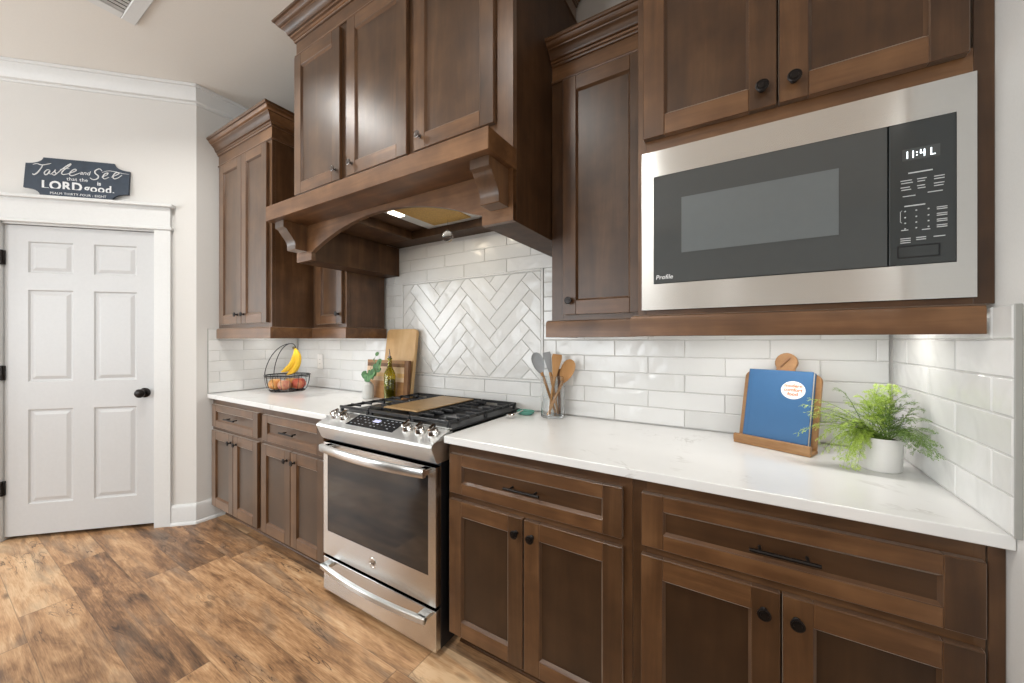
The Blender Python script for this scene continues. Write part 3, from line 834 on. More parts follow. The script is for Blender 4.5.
# glass ball hanging from the hood liner
T = thing('glass_ball', 'small clear glass ball hanging on a thread under the range hood', 'ornament', (-71.4, -8.8, 72.7))
m = MB(); m.sphere((-71.4, -8.8, 72.7), 1.2, seg=24); m.build('ball', glass('crystal_glass', (.98, .98, .98), 0, 1.5), T)
m = MB(); m.lathe((-71.4, -8.8, 73.86), [(0, .32), (.22, .3), (.25, .0), (.3, -.03), (0, -.06)], 'z', 12); m.tube([(-71.4, -8.8, 74.1), (-71.4, -8.8, 76.42)], .03, 6); m.build('hanging_cap', PEWTER, T)

# ------------------------------------------------------------------ microwave
T = thing('microwave', 'stainless steel built-in microwave with dark glass door, set in the right wall cabinet', 'microwave', (-14.4, -12, 54.0))
m = MB(); m.box(-26.8, -1.9, -22.4, -3, 54.6, 72.2, .05); m.build('oven_box', BLACKM, T)
m = MB(); m.ring((-27.9, -.95, 53.95, 72.8), (-26.55, -2.1, 57.0, 69.75), -23.3, -22.62)
m.build('trim_frame', STEEL, T)
m = MB(); m.box(-26.5, -6.38, -23.38, -22.5, 57.05, 69.7, .06, 2); dr = m.build('door', BLACKG, T)
m = MB(); m.box(-23.5, -9.75, -23.43, -23.38, 60.4, 66.75, 0)
SCREEN = plain('door_window_mesh', (.135, .15, .155), .09, 0, .6)  # lighter grey base stands in for the ceiling reflected in the window
m.build('window', SCREEN, dr)
m = MB(); text_front(m, 'Profile', -25.35, -23.39, 57.75, .72, .01, shear=.15); m.build('lettering', WTEXT, dr)
m = MB(); m.box(-6.28, -2.15, -23.38, -22.5, 57.05, 69.7, .06, 2)
PANEL = plain('control_panel_glass', (.036, .041, .042), .09, 0, .6)  # grey base includes some reflected room light
cp = m.build('control_panel', PANEL, T)
m = MB(); m.box(-5.45, -3.1, -23.42, -23.37, 66.25, 67.3, 0); dsp = m.build('display', BLACKG, cp)
m = MB()
def seg7(m, x, z, h, segs, y=-23.45):
    w_ = h*.48; t = h*.11
    B = {'a': (x, x+w_, z+h-t, z+h), 'g': (x, x+w_, z+h/2-t/2, z+h/2+t/2), 'd': (x, x+w_, z, z+t), 'f': (x, x+t, z+h/2, z+h), 'e': (x, x+t, z, z+h/2), 'b': (x+w_-t, x+w_, z+h/2, z+h), 'c': (x+w_-t, x+w_, z, z+h/2)}
    for s in segs: a = B[s]; m.box(a[0], a[1], y, y+.03, a[2], a[3], 0)
for xx, sg in ((-5.38, 'bc'), (-5.02, 'bc'), (-4.32, 'fgbc'), (-3.68, 'fed')): seg7(m, xx, 66.45, .62, sg)
for zz in (66.6, 66.85): m.box(-4.56, -4.48, -23.45, -23.42, zz, zz+.09, 0)
m.build('digits', LEDW, dsp)
m = MB()
def dash(x, z, w_, h=.07): m.box(x, x+w_, -23.41, -23.37, z, z+h, 0)
dash(-5.05, 65.1, 1.5, .1)
for i, z in enumerate((64.5, 64.28, 63.9, 63.68)):
    for x, w_ in ((-5.55, .75), (-4.5, .6), (-3.5, .75)):
        dash(x+random.uniform(0, .08), z, w_*random.uniform(.75, 1))
dash(-5.4, 63.1, .8); dash(-3.85, 63.2, .9)
dash(-5.3, 62.2, 1.3, .1)
for z in (61.8, 61.25, 60.75, 60.25):
    for x in (-5.25, -4.55, -3.8):
        m.lathe((x, -23.37, z), [(0, .05), (.06, .05), (.06, 0)], 'y', 8)
    for q in (0, .16): dash(-3.3, z-q, .62)
m.tube([(-5.45, -23.4, 61.9), (-5.55, -23.4, 61.8), (-5.55, -23.4, 60.9), (-5.45, -23.4, 60.8)], .02, 4)
dash(-5.5, 60.1, .45); dash(-4.2, 60.0, .5)
for z in (59.35, 59.17, 58.98):
    dash(-5.55, z, .65); 
for z in (59.35, 59.17): dash(-4.55, z, .6)
dash(-3.5, 59.3, .7)
m.build('button_markings', GREYP, cp)
m = MB(); m.ring((-5.75, -3.1, 57.65, 58.75), (-5.66, -3.19, 57.74, 58.66), -23.42, -23.37); m.build('open_button', BLACKM, cp)

# ------------------------------------------------------------------ range
RX0, RX1 = -88.3, -58.3; RC = (RX0+RX1)/2
T = thing('range', 'stainless steel slide-in gas range with five knobs between the two countertops', 'range', (RC, -13, 0))
m = MB(); m.box(RX0+.15, RX1-.15, -25.2, -1.0, 1.0, 34.9, .1)
for x in (RX0+2, RX1-2):
    for y in (-23, -4): m.lathe((x, y, .02), [(0, 0), (.9, 0), (.9, .4), (.4, .5), (.4, 1.1), (0, 1.1)], 'z', 12)
m.build('body', BLACKM, T)
m = MB(); m.box(RX0-.2, RX1+.2, -23.4, -.7, 35.38, 35.75, .12, 2); m.build('cooktop', BLACKM, T)
# console: profile in (y,z), swept along x
pr = [(-22.6, 35.75), (-22.9, 35.88), (-27.0, 34.35), (-27.5, 34.05), (-27.65, 33.65), (-27.45, 33.2), (-26.6, 31.3), (-26.2, 30.9), (-25.0, 30.9), (-22.6, 30.9)]
m = MB(); m.prism(pr, 'x', RX0-.45, RX1+.1, .06); con = m.build('control_console', STEELT, T)
sl = math.atan2(35.88-34.35, 4.1)
def on_console(x, t, h):    # t: distance down the slope from the rear edge, h: height above surface
    return Vector((x, -22.9-t*math.cos(sl)-h*math.sin(sl), 35.88-t*math.sin(sl)+h*math.cos(sl)))
def slope_box(m, x0, x1, t0, t1, h0, h1):
    v = [on_console(x, t, h) for h in (h0, h1) for (x, t) in ((x0, t0), (x1, t0), (x1, t1), (x0, t1))]
    vs, fs = m._new(v, [(0, 1, 2, 3), (4, 5, 6, 7), (0, 1, 5, 4), (1, 2, 6, 5), (2, 3, 7, 6), (3, 0, 4, 7)]); bmesh.ops.recalc_face_normals(m.bm, faces=fs)
m = MB(); slope_box(m, -81.3, -68.5, .35, 3.75, -.02, .05); dp = m.build('display_panel', plain('console_glass', (.02, .022, .025), .08), con)
m = MB()
for r in range(4):
    for c in range(11):
        if random.random() < .78: slope_box(m, -80.6+c*1.1, -80.6+c*1.1+random.uniform(.3, .6), .75+r*.75, .9+r*.75, .04, .06)
m.build('key_markings', plain('grey_key_print', (.30, .31, .33), .6), dp)
m = MB(); slope_box(m, -75.7, -74.0, 1.1, 1.9, .045, .065); m.build('clock', plain('clock_glow', (.5, .5, .8), .5, emit=(.45, .5, .9, .2)), dp)
for x in (-86.3, -83.6, -66.2, -63.2, -60.3):
    n_ = Vector((0, -math.sin(sl), math.cos(sl)))
    m = MB(); m.lathe((0, 0, 0), [(0, 0), (1.0, 0), (1.0, .22), (.9, .38), (.82, .75), (.72, .92), (0, .94)], 'z', 24)
    m.box(-.28, .28, -.9, .9, .88, 1.5, .12)
    R_ = Matrix.Rotation(sl, 4, 'X')
    bmesh.ops.transform(m.bm, matrix=Matrix.Translation(on_console(x, 2.2, .0)) @ R_ @ Matrix.Rotation(random.uniform(-.25, .25), 4, 'Z'), verts=m.bm.verts)
    m.build('knob', CHROME, con)
# oven door
DF = -26.45
m = MB(); m.ring((RX0+.1, RX1-.1, 8.35, 30.3), (RX0+1.45, RX1-1.7, 13.0, 29.3), DF, -25.25); m.box(RX0+.2, RX1-.2, -25.6, -25.25, 8.4, 30.2, .03); od = m.build('oven_door', STEEL, T)
m = MB(); m.box(RX0+1.4, RX1-1.65, DF+.06, -25.5, 12.95, 29.35, .02); m.build('window', plain('oven_glass', (.020, .018, .017), .07, 0, .9), od)
def bow_handle(parent, z, x0, x1, yend, bow, zh, sag=0, face=STEELT, depth=.55):
    m = MB(); pts = []
    n = 24
    for i in range(n+1):
        t = i/n; k = 1-(2*t-1)**2
        pts.append((x0+(x1-x0)*t, yend-bow*k, z-sag*k))
    prof = [(-depth, -zh*.5), (-depth*.0, -zh*.5), (.12, -zh*.35), (.12, zh*.35), (0, zh*.5), (-depth, zh*.5)]
    vs = []
    for i, p in enumerate(pts):
        for o, h in prof: vs.append((p[0], p[1]-o-0*depth, p[2]+h))
    k = len(prof); fs = []
    for i in range(n):
        for j in range(k): fs.append((i*k+j, i*k+(j+1) % k, (i+1)*k+(j+1) % k, (i+1)*k+j))
    fs += [tuple(range(k)), tuple(range(n*k, (n+1)*k))]
    q, f2 = m._new(vs, fs); bmesh.ops.recalc_face_normals(m.bm, faces=f2)
    return m
hm = bow_handle(od, 29.9, RX0+2.2, RX1-.7, -28.6, 1.1, 1.35)
for x in (RX0+3.1, RX1-1.6): hm.box(x-.8, x+.8, -28.6, DF-.0, 29.4, 30.3, .1)
hm.build('handle', STEEL, od)
m = MB(); m.lathe((-73.4, DF, 10.8), [(0, .02), (.74, .02), (.74, .1), (.84, .12), (.92, .05), (.92, 0)], 'y', 28)
bd = m.build('badge', CHROME, od)
m = MB(); text_front(m, 'GE', -73.4, DF-.06, 10.8, 1.0, .02, shear=.2)
m.build('lettering', PEWTER, bd)
# drawer
m = MB(); m.box(RX0+.1, RX1-.1, DF, -25.25, 1.25, 7.7, .1, 2); dw = m.build('storage_drawer', STEEL, T)
hm = bow_handle(dw, 7.0, RX0+1.9, RX1-.9, -28.2, .9, 1.0, 0.0)
for x in (RX0+2.8, RX1-1.8): hm.box(x-.9, x+.9, -28.1, DF, 6.75, 7.5, .08)
hm.build('handle', STEELT, dw)
# burners, grates, griddle
for (x, y, r) in ((-83.5, -17.5, 1.9), (-83.5, -6.8, 1.6), (-63.2, -17.5, 2.0), (-63.2, -6.8, 1.5)):
    m = MB(); m.lathe((x, y, 35.75), [(0, 0), (r+.5, 0), (r+.45, .12), (r, .2), (r, .5), (r*.92, .62), (0, .66)], 'z', 24); m.build('burner', IRON, T)
def grate(x0, x1, name='grate'):
    m = MB(); y0, y1 = -22.9, -1.4; zt = 37.0
    for y in (y0, y1): m.box(x0, x1, y-.22, y+.22, 36.45, zt, .1)
    n = 9
    for i in range(1, n-1):
        y = y0+(y1-y0)*i/(n-1)
        if i % 4 == 0: m.box(x0-.1, x1+.1, y-.15, y+.15, 36.5, zt, .08)
        else:
            m.box(x0-.15, x0+3.0, y-.15, y+.15, 36.5, zt, .08); m.box(x1-3.0, x1+.15, y-.15, y+.15, 36.5, zt, .08)
    for x in (x0+.35, x1-.35): m.box(x-.15, x+.15, y0+.1, y1-.1, 36.35, zt-.08, .08)
    for x in (x0+.35, x1-.35):
        for y in (y0+.2, (y0+y1)/2, y1-.2): m.box(x-.3, x+.3, y-.3, y+.3, 35.72, 36.5, .08)
    return m.build(name, IRON, T)
grate(-88.1, -79.2); grate(-78.9, -67.9); grate(-67.6, -58.7)
T2 = thing('griddle', 'flat bronze griddle plate lying on the middle grate of the range', 'griddle', (-73.1, -12, 37.02))
m = MB(); m.box(-77.7, -68.3, -20.6, -3.6, 37.02, 37.3, .1); m.build('plate', BRASSY, T2)
m = MB(); m.box(-77.3, -68.7, -20.3, -19.7, 37.3, 37.42, .04); m.build('front_lip', BRASSY, T2)
# ------------------------------------------------------------------ counter things, left
H = 35.31
# fruit basket
bc = Vector((-133.6, -9.7, H))
T = thing('fruit_basket', 'black wire fruit basket with a curved banana hook on the left countertop', 'basket', tuple(bc))
def circle(c, r, z, n=40): return [(c.x+r*math.cos(2*PI*i/n), c.y+r*math.sin(2*PI*i/n), z) for i in range(n+1)]
m = MB(); m.tube(circle(bc, 5.9, H+4.7), .20, 8, False); m.tube(circle(bc, 5.85, H+4.25), .10, 6, False); m.build('rim', BLACKM, T)
m = MB(); m.tube(circle(bc, 4.5, H+.14), .13, 8, False); m.tube(circle(bc, 2.2, H+.14), .09, 6, False); m.build('base_ring', BLACKM, T)
m = MB()
for i in range(16):
    a = 2*PI*i/16; m.tube([(bc.x+r*math.cos(a), bc.y+r*math.sin(a), H+z) for r, z in ((2.2, .14), (4.5, .16), (5.2, .9), (5.65, 2.4), (5.88, 4.6))], .065, 5)
m.build('wires', BLACKM, T)
m = MB(); R2 = Vector((math.cos(math.radians(31.4)), math.sin(math.radians(31.4)), 0)); Fv = Vector((-math.sin(math.radians(31.4)), math.cos(math.radians(31.4)), 0))
def arm(sd):
    b0 = bc-R2*5.85*math.cos(sd)+Fv*5.85*math.sin(sd)
    pts = []
    tip = bc+R2*1.2+Vector((0, 0, 13.6))
    for i in range(15):
        t = i/14; p = b0.lerp(tip, t**1.5); p.z = H+4.5+9.6*math.sin(t*PI/2)**.9; pts.append(p)
    pts += [tip+Vector((0, 0, .35))+R2*.5, tip+R2*1.0+Vector((0, 0, -.2)), tip+R2*1.2+Vector((0, 0, -1.2)), tip+R2*.8+Vector((0, 0, -1.7))]
    return pts
m.tube(arm(.35), .12, 8); m.tube(arm(-.55), .12, 8); m.build('banana_hook', BLACKM, T)
# bananas
hang = bc+R2*1.9+Vector((0, 0, 13.0))
T = thing('banana_bunch', 'bunch of yellow bananas hanging from the hook of the fruit basket', 'bananas', tuple(hang))
for i, (a, L, lean) in enumerate(((-.50, 9.4, .2), (-.05, 9.8, -.5), (.45, 9.0, .8))):
    m = MB(); pts = []; rs = []
    for j in range(15):
        t = j/14
        ang = .62-1.65*t+a*.42
        if j == 0: p = hang.copy()
        else: p = pts[-1]+(Vector((0, 0, -1))*math.cos(ang)+R2*math.sin(ang))*(L/14)+Fv*(-(lean)*.06)
        pts.append(p); rs.append(.26 if t < .12 else (.3+.5*min(1, (t-.12)/.18)) if t < .3 else .84 if t < .72 else max(.16, .84*(1-((t-.72)/.28)**2)))
    m.tube(pts, rs, 7); m.build('banana', BANANA, T, angle=28)
m = MB(); m.lathe(tuple(hang+Vector((0, 0, -.25))), [(0, .45), (.4, .4), (.5, 0), (.42, -.35), (0, -.4)], 'z', 12); m.build('stem_crown', BANTIP, T)
# apples and peaches in the basket
def fruit(name, label, cat, p, r, mat):
    T = thing(name, label, cat, (p[0], p[1], p[2]-r), 'fruit in the wire basket')
    m = MB(); prof = []
    for i in range(15):
        th = PI*i/14; rr = r*math.sin(th)*(1+.06*math.cos(th)); h = -r*.92*math.cos(th)
        if i > 11: h -= .10*r*(i-11)
        prof.append((rr if 0 < i < 14 else 0, h))
    m.lathe(p, prof, 'z', 20); m.build('skin', mat, T)
    m = MB(); m.tube([(p[0], p[1], p[2]+r*.55), (p[0]+.05, p[1], p[2]+r*.85), (p[0]+.18, p[1], p[2]+r*1.08)], .06, 6); m.build('stem', BANTIP, T)
def bp(r, a, z): return tuple(bc+R2*r+Fv*a+Vector((0, 0, z)))
fruit('peach', 'orange peach at the left front of the wire basket', 'peach', bp(-2.9, -1.3, 2.15), 1.9, APPLE_O)
fruit('apple', 'pink apple in the front middle of the wire basket', 'apple', bp(.45, -2.5, 2.0), 1.75, APPLE_P)
fruit('apple', 'deep red apple at the right of the wire basket', 'apple', bp(3.2, .2, 2.2), 1.95, APPLE_R)
fruit('peach', 'yellow-orange peach at the back of the wire basket below the bananas', 'peach', bp(-.5, 2.4, 2.1), 1.85, APPLE_O)

# vase with eucalyptus
vc = Vector((-99.5, -7.4, H))
m = MB(); m.lathe(tuple(vc), [(0, 0), (1.25, 0), (1.4, .2), (1.42, 1.5), (1.38, 3.3), (1.2, 3.85), (.85, 4.1), (.8, 4.35), (.66, 4.35), (.64, 4.0), (.8, 3.7), (0, 3.2)], 'z', 24)
tag(m.build('bud_vase', STONE, origin=tuple(vc)), 'small grey ceramic bud vase holding a green sprig beside the oil bottle', 'vase')
T = thing('eucalyptus_sprig', 'green eucalyptus sprig standing in the small grey vase', 'plant', tuple(vc+Vector((0, 0, 3.8))))
st = MB(); lf = MB()
def leaf_disc(mb, p, n, r, el=1.0):
    n = n.normalized(); a = n.cross(Vector((.3, .2, 1))).normalized(); b = n.cross(a)
    k = 9; vs = [p+(a*math.cos(2*PI*i/k)*r*el+b*math.sin(2*PI*i/k)*r)+n*(.08*r*math.cos(4*PI*i/k)) for i in range(k)]
    mb._new(vs+[p+n*.12*r], [(i, (i+1) % k, k) for i in range(k)])
E1 = Vector((1.1, -.08, 0))
for (dx, dz, nl, rl) in ((4.9, 5.6, 13, .95), (3.1, 7.4, 3, .6), (3.5, 3.7, 9, .9), (-.8, 2.6, 7, .85), (1.2, 2.8, 8, .85)):
    pts = []
    for i in range(9):
        t = i/8; pts.append(vc+Vector((0, 0, 3.9))+E1*(dx*t**1.5)+Vector((0, 0, dz*t**.85))-Fv*(.25*math.sin(t*3)))
    st.tube(pts, [.07*(1-.5*i/8) for i in range(9)], 5)
    for i in range(nl):
        t = (.35 if nl > 5 else .75)+(.65 if nl > 5 else .25)*i/(nl-1); p = pts[0].lerp(pts[-1], t); j = int(t*8); p = pts[min(j, 8)]
        off = E1*random.uniform(-.7, .7)+Vector((0, 0, random.uniform(-.5, .5)))-Fv*random.uniform(-.2, .5)
        leaf_disc(lf, p+off*.9, Vector((random.uniform(-.5, .5), -1, random.uniform(-.2, .6))), rl*random.uniform(.7, 1.05), .85)
st.build('stem', EUCA, T); lf.build('leaves', EUCA, T)
# oil bottle
oc = Vector((-91.7, -7.1, H))
T = thing('oil_bottle', 'slim olive green glass oil bottle with pour spout in front of the cutting boards', 'bottle', tuple(oc))
m = MB(); m.lathe(tuple(oc), [(0, 0), (1.3, 0), (1.42, .15), (1.42, 6.2), (1.3, 7.0), (.8, 8.0), (.52, 8.6), (.48, 10.3), (.58, 10.35), (.58, 10.75), (.4, 10.75), (.38, 8.7), (.66, 8.0), (1.15, 6.95), (1.28, 6.2), (1.28, .3), (0, .25)], 'z', 24); m.build('glass_body', OLIVE, T)
m = MB(); m.lathe(tuple(oc), [(0, .3), (1.25, .3), (1.25, 5.4), (0, 5.42)], 'z', 24); m.build('oil', OIL, T)
m = MB(); m.lathe(tuple(oc), [(0, 10.3), (.36, 10.3), (.42, 10.8), (.42, 11.1), (.2, 11.2), (0, 11.2)], 'z', 14); m.tube([tuple(oc+Vector((0, 0, 11))), tuple(oc+Vector((-.05, 0, 12.0))), tuple(oc+Vector((-.25, 0, 12.9)))], [.16, .13, .09], 8); m.build('pour_spout', PEWTER, T)
# cutting boards leaning on the tile
def board(name, label, x0, x1, h, th, yb, lean, build):
    T = thing(name, label, 'cutting board', ((x0+x1)/2, yb, H), 'cutting boards leaning on the tile')
    T.rotation_euler = (-lean, 0, 0)
    ORG[T.name] = Vector(((x0+x1)/2, 0, 0)); build(T); return T
def big(T):
    m = MB(); pl = []
    for cx_, cz_, a0 in ((-88.9, 16.8, 0), (-97.5, 16.8, PI/2), (-97.5, 1.2, PI), (-88.9, 1.2, 1.5*PI)):
        for i in range(6): a = a0+PI/2*i/5; pl.append((cx_+1.2*math.cos(a), cz_+1.2*math.sin(a)))
    m.prism(pl, 'y', -1.0, 0, .12); m.build('board', MAPLE, T)
board('cutting_board', 'tall pale maple cutting board leaning on the tile behind the oil bottle', -98.7, -88.7, 18.0, 1.0, -3.2, .125, big)
def small(T):
    m = MB(); mats = [PALE, WALNUT, OAKY, MAPLE]
    zs = [(0, 4.5, 2), (4.5, 5.6, 0), (5.6, 6.6, 3), (6.6, 8.2, 0), (8.2, 9.1, 1), (9.1, 9.9, 2)]
    for z0, z1, mi in zs: m.mi = mi; m.box(-103.2, -89.1, -.95, 0, z0, z1, .02)
    m.mi = 1; m.box(-89.1, -87.7, -.95, 0, 0, 9.9, .05)
    m.build('board', None, T, mats=mats)
board('cutting_board', 'short striped cutting board with a walnut edge leaning on the tall pale board', -103.2, -87.7, 9.9, .95, -4.35, .06, small)

# outlets
def outlet(x, z, label):
    T = thing('wall_outlet', label, 'outlet', (x, -.45, z), 'outlets on the tile')
    m = MB(); m.box(x-1.4, x+1.4, -.62, -.36, z-2.3, z+2.3, .08, 2); m.build('cover_plate', PLASTIC, T)
    m = MB(); m.box(x-.68, x+.68, -.66, -.6, z-1.35, z+1.35, .03); sk = m.build('socket', PLASTIC, T)
    for s in (-.65, .65):
        for dx in (-.2, .2):
            m = MB(); m.box(x+dx-.04, x+dx+.04, -.67, -.65, z+s-.15, z+s+.15, 0); m.build('slot', VENTD, sk)
outlet(-132.0, 43.6, 'white outlet plate on the tile to the right of the fruit basket')
outlet(-47.4, 43.6, 'white outlet plate on the tile behind the utensil jar')

# ------------------------------------------------------------------ counter things, right
jc = Vector((-49.2, -3.15, H))
m = MB(); m.lathe(tuple(jc), [(0, 0), (2.2, 0), (2.32, .12), (2.32, 8.0), (2.2, 8.05), (2.12, 8.0), (2.12, .5), (0, .45)], 'z', 32)
tag(m.build('utensil_jar', CLEAR, origin=tuple(jc)), 'clear glass utensil jar on the counter right of the range', 'jar')
def utensil(name, label, foot, top, head, hw, hl, hmat, handle_mat, kind, rot=0):
    """foot/top: offsets (right, depth, up) from the jar base"""
    A = jc+R2*foot[0]+Fv*foot[1]+Vector((0, 0, foot[2])); B = jc+R2*top[0]+Fv*top[1]+Vector((0, 0, top[2]))
    d = (B-A).normalized(); L = (B-A).length
    T = thing(name, label, 'utensil', tuple(A), 'cooking utensils in the glass jar')
    m = MB(); m.tube([A, A+d*(L-hl*.92)], [.24, .30], 8); m.build('handle', handle_mat, T)
    sd = d.cross(Fv).normalized(); nr = sd.cross(d)
    m = MB(); c = A+d*(L-hl/2)
    if kind == 'spoon':
        n = 20; rings = [(1.0, 0), (.93, .12), (.6, .30), (0, .40)]; vs = []; fs = []
        for rr, dep in rings:
            if rr == 0: vs.append(c+nr*dep); continue
            for i in range(n):
                a = 2*PI*i/n; w_ = hw*(1-.18*math.sin(a)*-1 if False else 1); vs.append(c+sd*(math.cos(a)*hw*rr*(1+.24*math.sin(a)))+d*(math.sin(a)*hl*.5*rr)+nr*dep)
        for r in range(2):
            for i in range(n): fs.append((r*n+i, r*n+(i+1) % n, (r+1)*n+(i+1) % n, (r+1)*n+i))
        for i in range(n): fs.append((2*n+i, 2*n+(i+1) % n, 3*n))
        # back shell
        b0 = len(vs)
        for rr, dep in rings:
            if rr == 0: vs.append(c+nr*(dep+.16)); continue
            for i in range(n):
                a = 2*PI*i/n; vs.append(c+sd*(math.cos(a)*hw*rr*(1+.24*math.sin(a)))+d*(math.sin(a)*hl*.5*rr)+nr*(dep+.14))
        for r in range(2):
            for i in range(n): fs.append((b0+r*n+(i+1) % n, b0+r*n+i, b0+(r+1)*n+i, b0+(r+1)*n+(i+1) % n))
        for i in range(n): fs.append((b0+2*n+(i+1) % n, b0+2*n+i, b0+3*n))
        for i in range(n): fs.append((i, b0+i, b0+(i+1) % n, (i+1) % n))
        q, f2 = m._new(vs, fs); bmesh.ops.recalc_face_normals(m.bm, faces=f2)
    else:
        out = [(-.30*hw, -hl/2), (-hw*.55, -hl*.2), (-hw, hl*.35), (-hw*.9, hl*.5), (hw*.9, hl*.5), (hw, hl*.35), (hw*.55, -hl*.2), (.30*hw, -hl/2)]
        n = len(out); vs = [c+sd*u+d*v+nr*.11 for u, v in out]+[c+sd*u+d*v-nr*.11 for u, v in out]
        fs = [tuple(range(n)), tuple(range(n, 2*n))]+[(i, (i+1) % n, n+(i+1) % n, n+i) for i in range(n)]
        q, f2 = m._new(vs, fs); bmesh.ops.recalc_face_normals(m.bm, faces=f2)
    m.build('bowl' if kind == 'spoon' else 'blade', hmat, T)
utensil('spoon', 'grey silicone spoon with wooden handle leaning left in the glass jar', (.7, 1.3, .55), (-3.5, 1.0, 12.6), 'spoon', 1.15, 4.6, GREYS, BEECH, 'spoon')
utensil('spatula', 'grey silicone spatula standing behind the grey spoon in the glass jar', (1.1, .3, .55), (-1.2, .5, 12.7), 'blade', .8, 4.4, GREYS, BEECH, 'blade')
utensil('turner', 'wooden turner standing upright in the middle of the glass jar', (-.7, -.45, .55), (.85, -.5, 12.3), 'blade', 1.0, 4.8, BEECH, BEECH, 'blade')
utensil('spoon', 'wooden spoon leaning right in the glass jar', (-1.1, -1.25, .55), (3.6, -1.2, 11.3), 'spoon', 1.3, 5.0, BEECH, BEECH, 'spoon')
utensil('spatula', 'short dark-handled spatula hidden low among the spoons in the glass jar', (1.3, -.5, .55), (1.2, .3, 9.4), 'blade', .6, 2.6, WALNUT, WALNUT, 'blade')
# teal dish and metal spoon
m = MB(); m.lathe((-54.9, -3.9, H), [(0, 0), (1.3, 0), (1.75, .25), (1.95, .7), (1.85, .75), (1.6, .35), (0, .18)], 'z', 28, 1.0, .85)
tag(m.build('spoon_rest', TEAL, origin=(-54.9, -3.9, H)), 'small teal glazed dish on the counter between the range and the utensil jar', 'dish')
T = thing('measuring_spoon', 'small silver measuring spoon resting against the teal dish', 'spoon', (-55.5, -8.4, H))
m = MB(); m.lathe((-55.6, -8.6, H), [(0, .02), (.5, .05), (.82, .35), (.9, .62), (.84, .62), (.5, .16), (0, .1)], 'z', 18); m.build('bowl', CHROME, T)
m = MB(); m.tube([(-55.4, -7.8, H+.58), (-55.15, -6.5, H+.72), (-54.9, -5.0, H+.95)], [.16, .13, .16], 8); m.build('handle', CHROME, T)

# book stand and book (local frame: +x right along the stand, -y forward)
sc_ = (-13.6, -5.6, H); ang = math.radians(-24); ln = .24
Rl = Matrix.Rotation(-ln, 4, 'X')
T = thing('book_stand', 'wooden paddle-shaped cookbook stand with a front ledge on the right countertop', 'stand', sc_, rz=ang, local=True)
m = MB(); pl = []
def arc(cx_, cz_, r, a0, a1, n=6): return [(cx_+r*math.cos(a0+(a1-a0)*i/n), cz_+r*math.sin(a0+(a1-a0)*i/n)) for i in range(n+1)]
pl = [(-4.75, .2), (4.75, .2)]+arc(3.75, 9.7, 1.0, 0, PI/2)+[(1.65, 10.7), (1.5, 11.2)]+arc(0.4, 12.2, 1.4, -.55, PI+.55, 14)+[(-.7, 11.2), (-.85, 10.7)]+arc(-3.75, 9.7, 1.0, PI/2, PI)
m.prism(pl, 'y', 0, .6, .08)
bmesh.ops.transform(m.bm, matrix=Rl, verts=m.bm.verts)
bk = m.build('back_board', OAKY, T)
m = MB(); m.tube([(-.2, -.03, 11.45), (.9, -.03, 12.8)], .13, 8)
bmesh.ops.transform(m.bm, matrix=Rl, verts=m.bm.verts); m.build('strap_slot', WALNUT, bk)
m = MB(); m.box(-4.5, 4.85, -2.1, .5, .02, .5, .08); m.box(-4.5, 4.85, -2.2, -1.6, .3, 1.35, .1); m.build('ledge', OAKY, T)
m = MB(); m.box(-.7, .7, 2.0, 2.6, .02, .4, .05); m.tube([(0, 2.3, .2), (0, 2.0, 6.2)], .3, 8); m.build('prop_leg', OAKY, T)
# book sits on the ledge leaning on the back board
T = thing('cookbook', 'blue hardcover cookbook with a white oval sticker on the wooden stand', 'book', (sc_[0], sc_[1], H+.52), rz=ang, local=True)
def lean(m): bmesh.ops.transform(m.bm, matrix=Matrix.Translation((0, 0, -.45)) @ Rl, verts=m.bm.verts)
bx0, bx1 = -3.75, 4.15
m = MB(); m.box(bx0, bx1, -1.2, -1.05, .52, 10.7, .04); m.box(bx0, bx1, -.2, -.06, .52, 10.7, .04); m.box(bx0, bx0+.15, -1.2, -.06, .52, 10.7, .05); m.box(bx0+.55, bx0+.62, -1.22, -1.18, .55, 10.67, .01); lean(m); m.build('cover', BOOK, T)
m = MB(); m.box(bx0+.15, bx1-.12, -1.05, -.2, .62, 10.6, 0); lean(m); m.build('pages', PAGES, T)
m = MB(); m.lathe((2.0, -1.205, 8.0), [(0, .02), (1.42, .02), (1.42, 0)], 'y', 32, 1.0, .88); lean(m); sk = m.build('sticker', OVALW, T)
m = MB()
for tx, dz, sz in (('modern', .6, .66), ('comfort', .02, .66), ('food', -.56, .66)): text_front(m, tx, 2.0, -1.235, 8.0+dz, sz, .008, bold=.02)
lean(m); m.build('lettering', ORANGE, sk)

# potted fern
pc = Vector((-3.75, -10.3, H))
T = thing('potted_fern', 'bushy green fern in a white ceramic pot in the right counter corner', 'plant', tuple(pc))
m = MB(); m.lathe(tuple(pc), [(0, 0), (1.7, 0), (1.8, .12), (1.98, 3.7), (1.98, 3.8), (1.85, 3.8), (1.8, 3.4), (0, 3.4)], 'z', 36); m.build('pot', POT, T)
m = MB(); m.lathe(tuple(pc), [(0, 3.5), (1.6, 3.48), (1.79, 3.42), (1.79, 3.3), (0, 3.3)], 'z', 24); m.build('soil', SOIL, T)
rnd = random.Random(11)
mbs = {'b': MB(), 'd': MB()}; stm = MB()
def wall_safe(p):
    if p.x > -.75: p.x = -.75-(p.x+.75)*.15
    if p.z < H+.3: p.z = H+.3
    return p
def needle(mb, p, d, n, L, w_):
    s = d.cross(n)
    if s.length < .01: return
    s = s.normalized()*w_
    mb._new([p-s*.4, p+d*L*.5-s, p+d*L, p+d*L*.5+s], [(0, 1, 2, 3)])
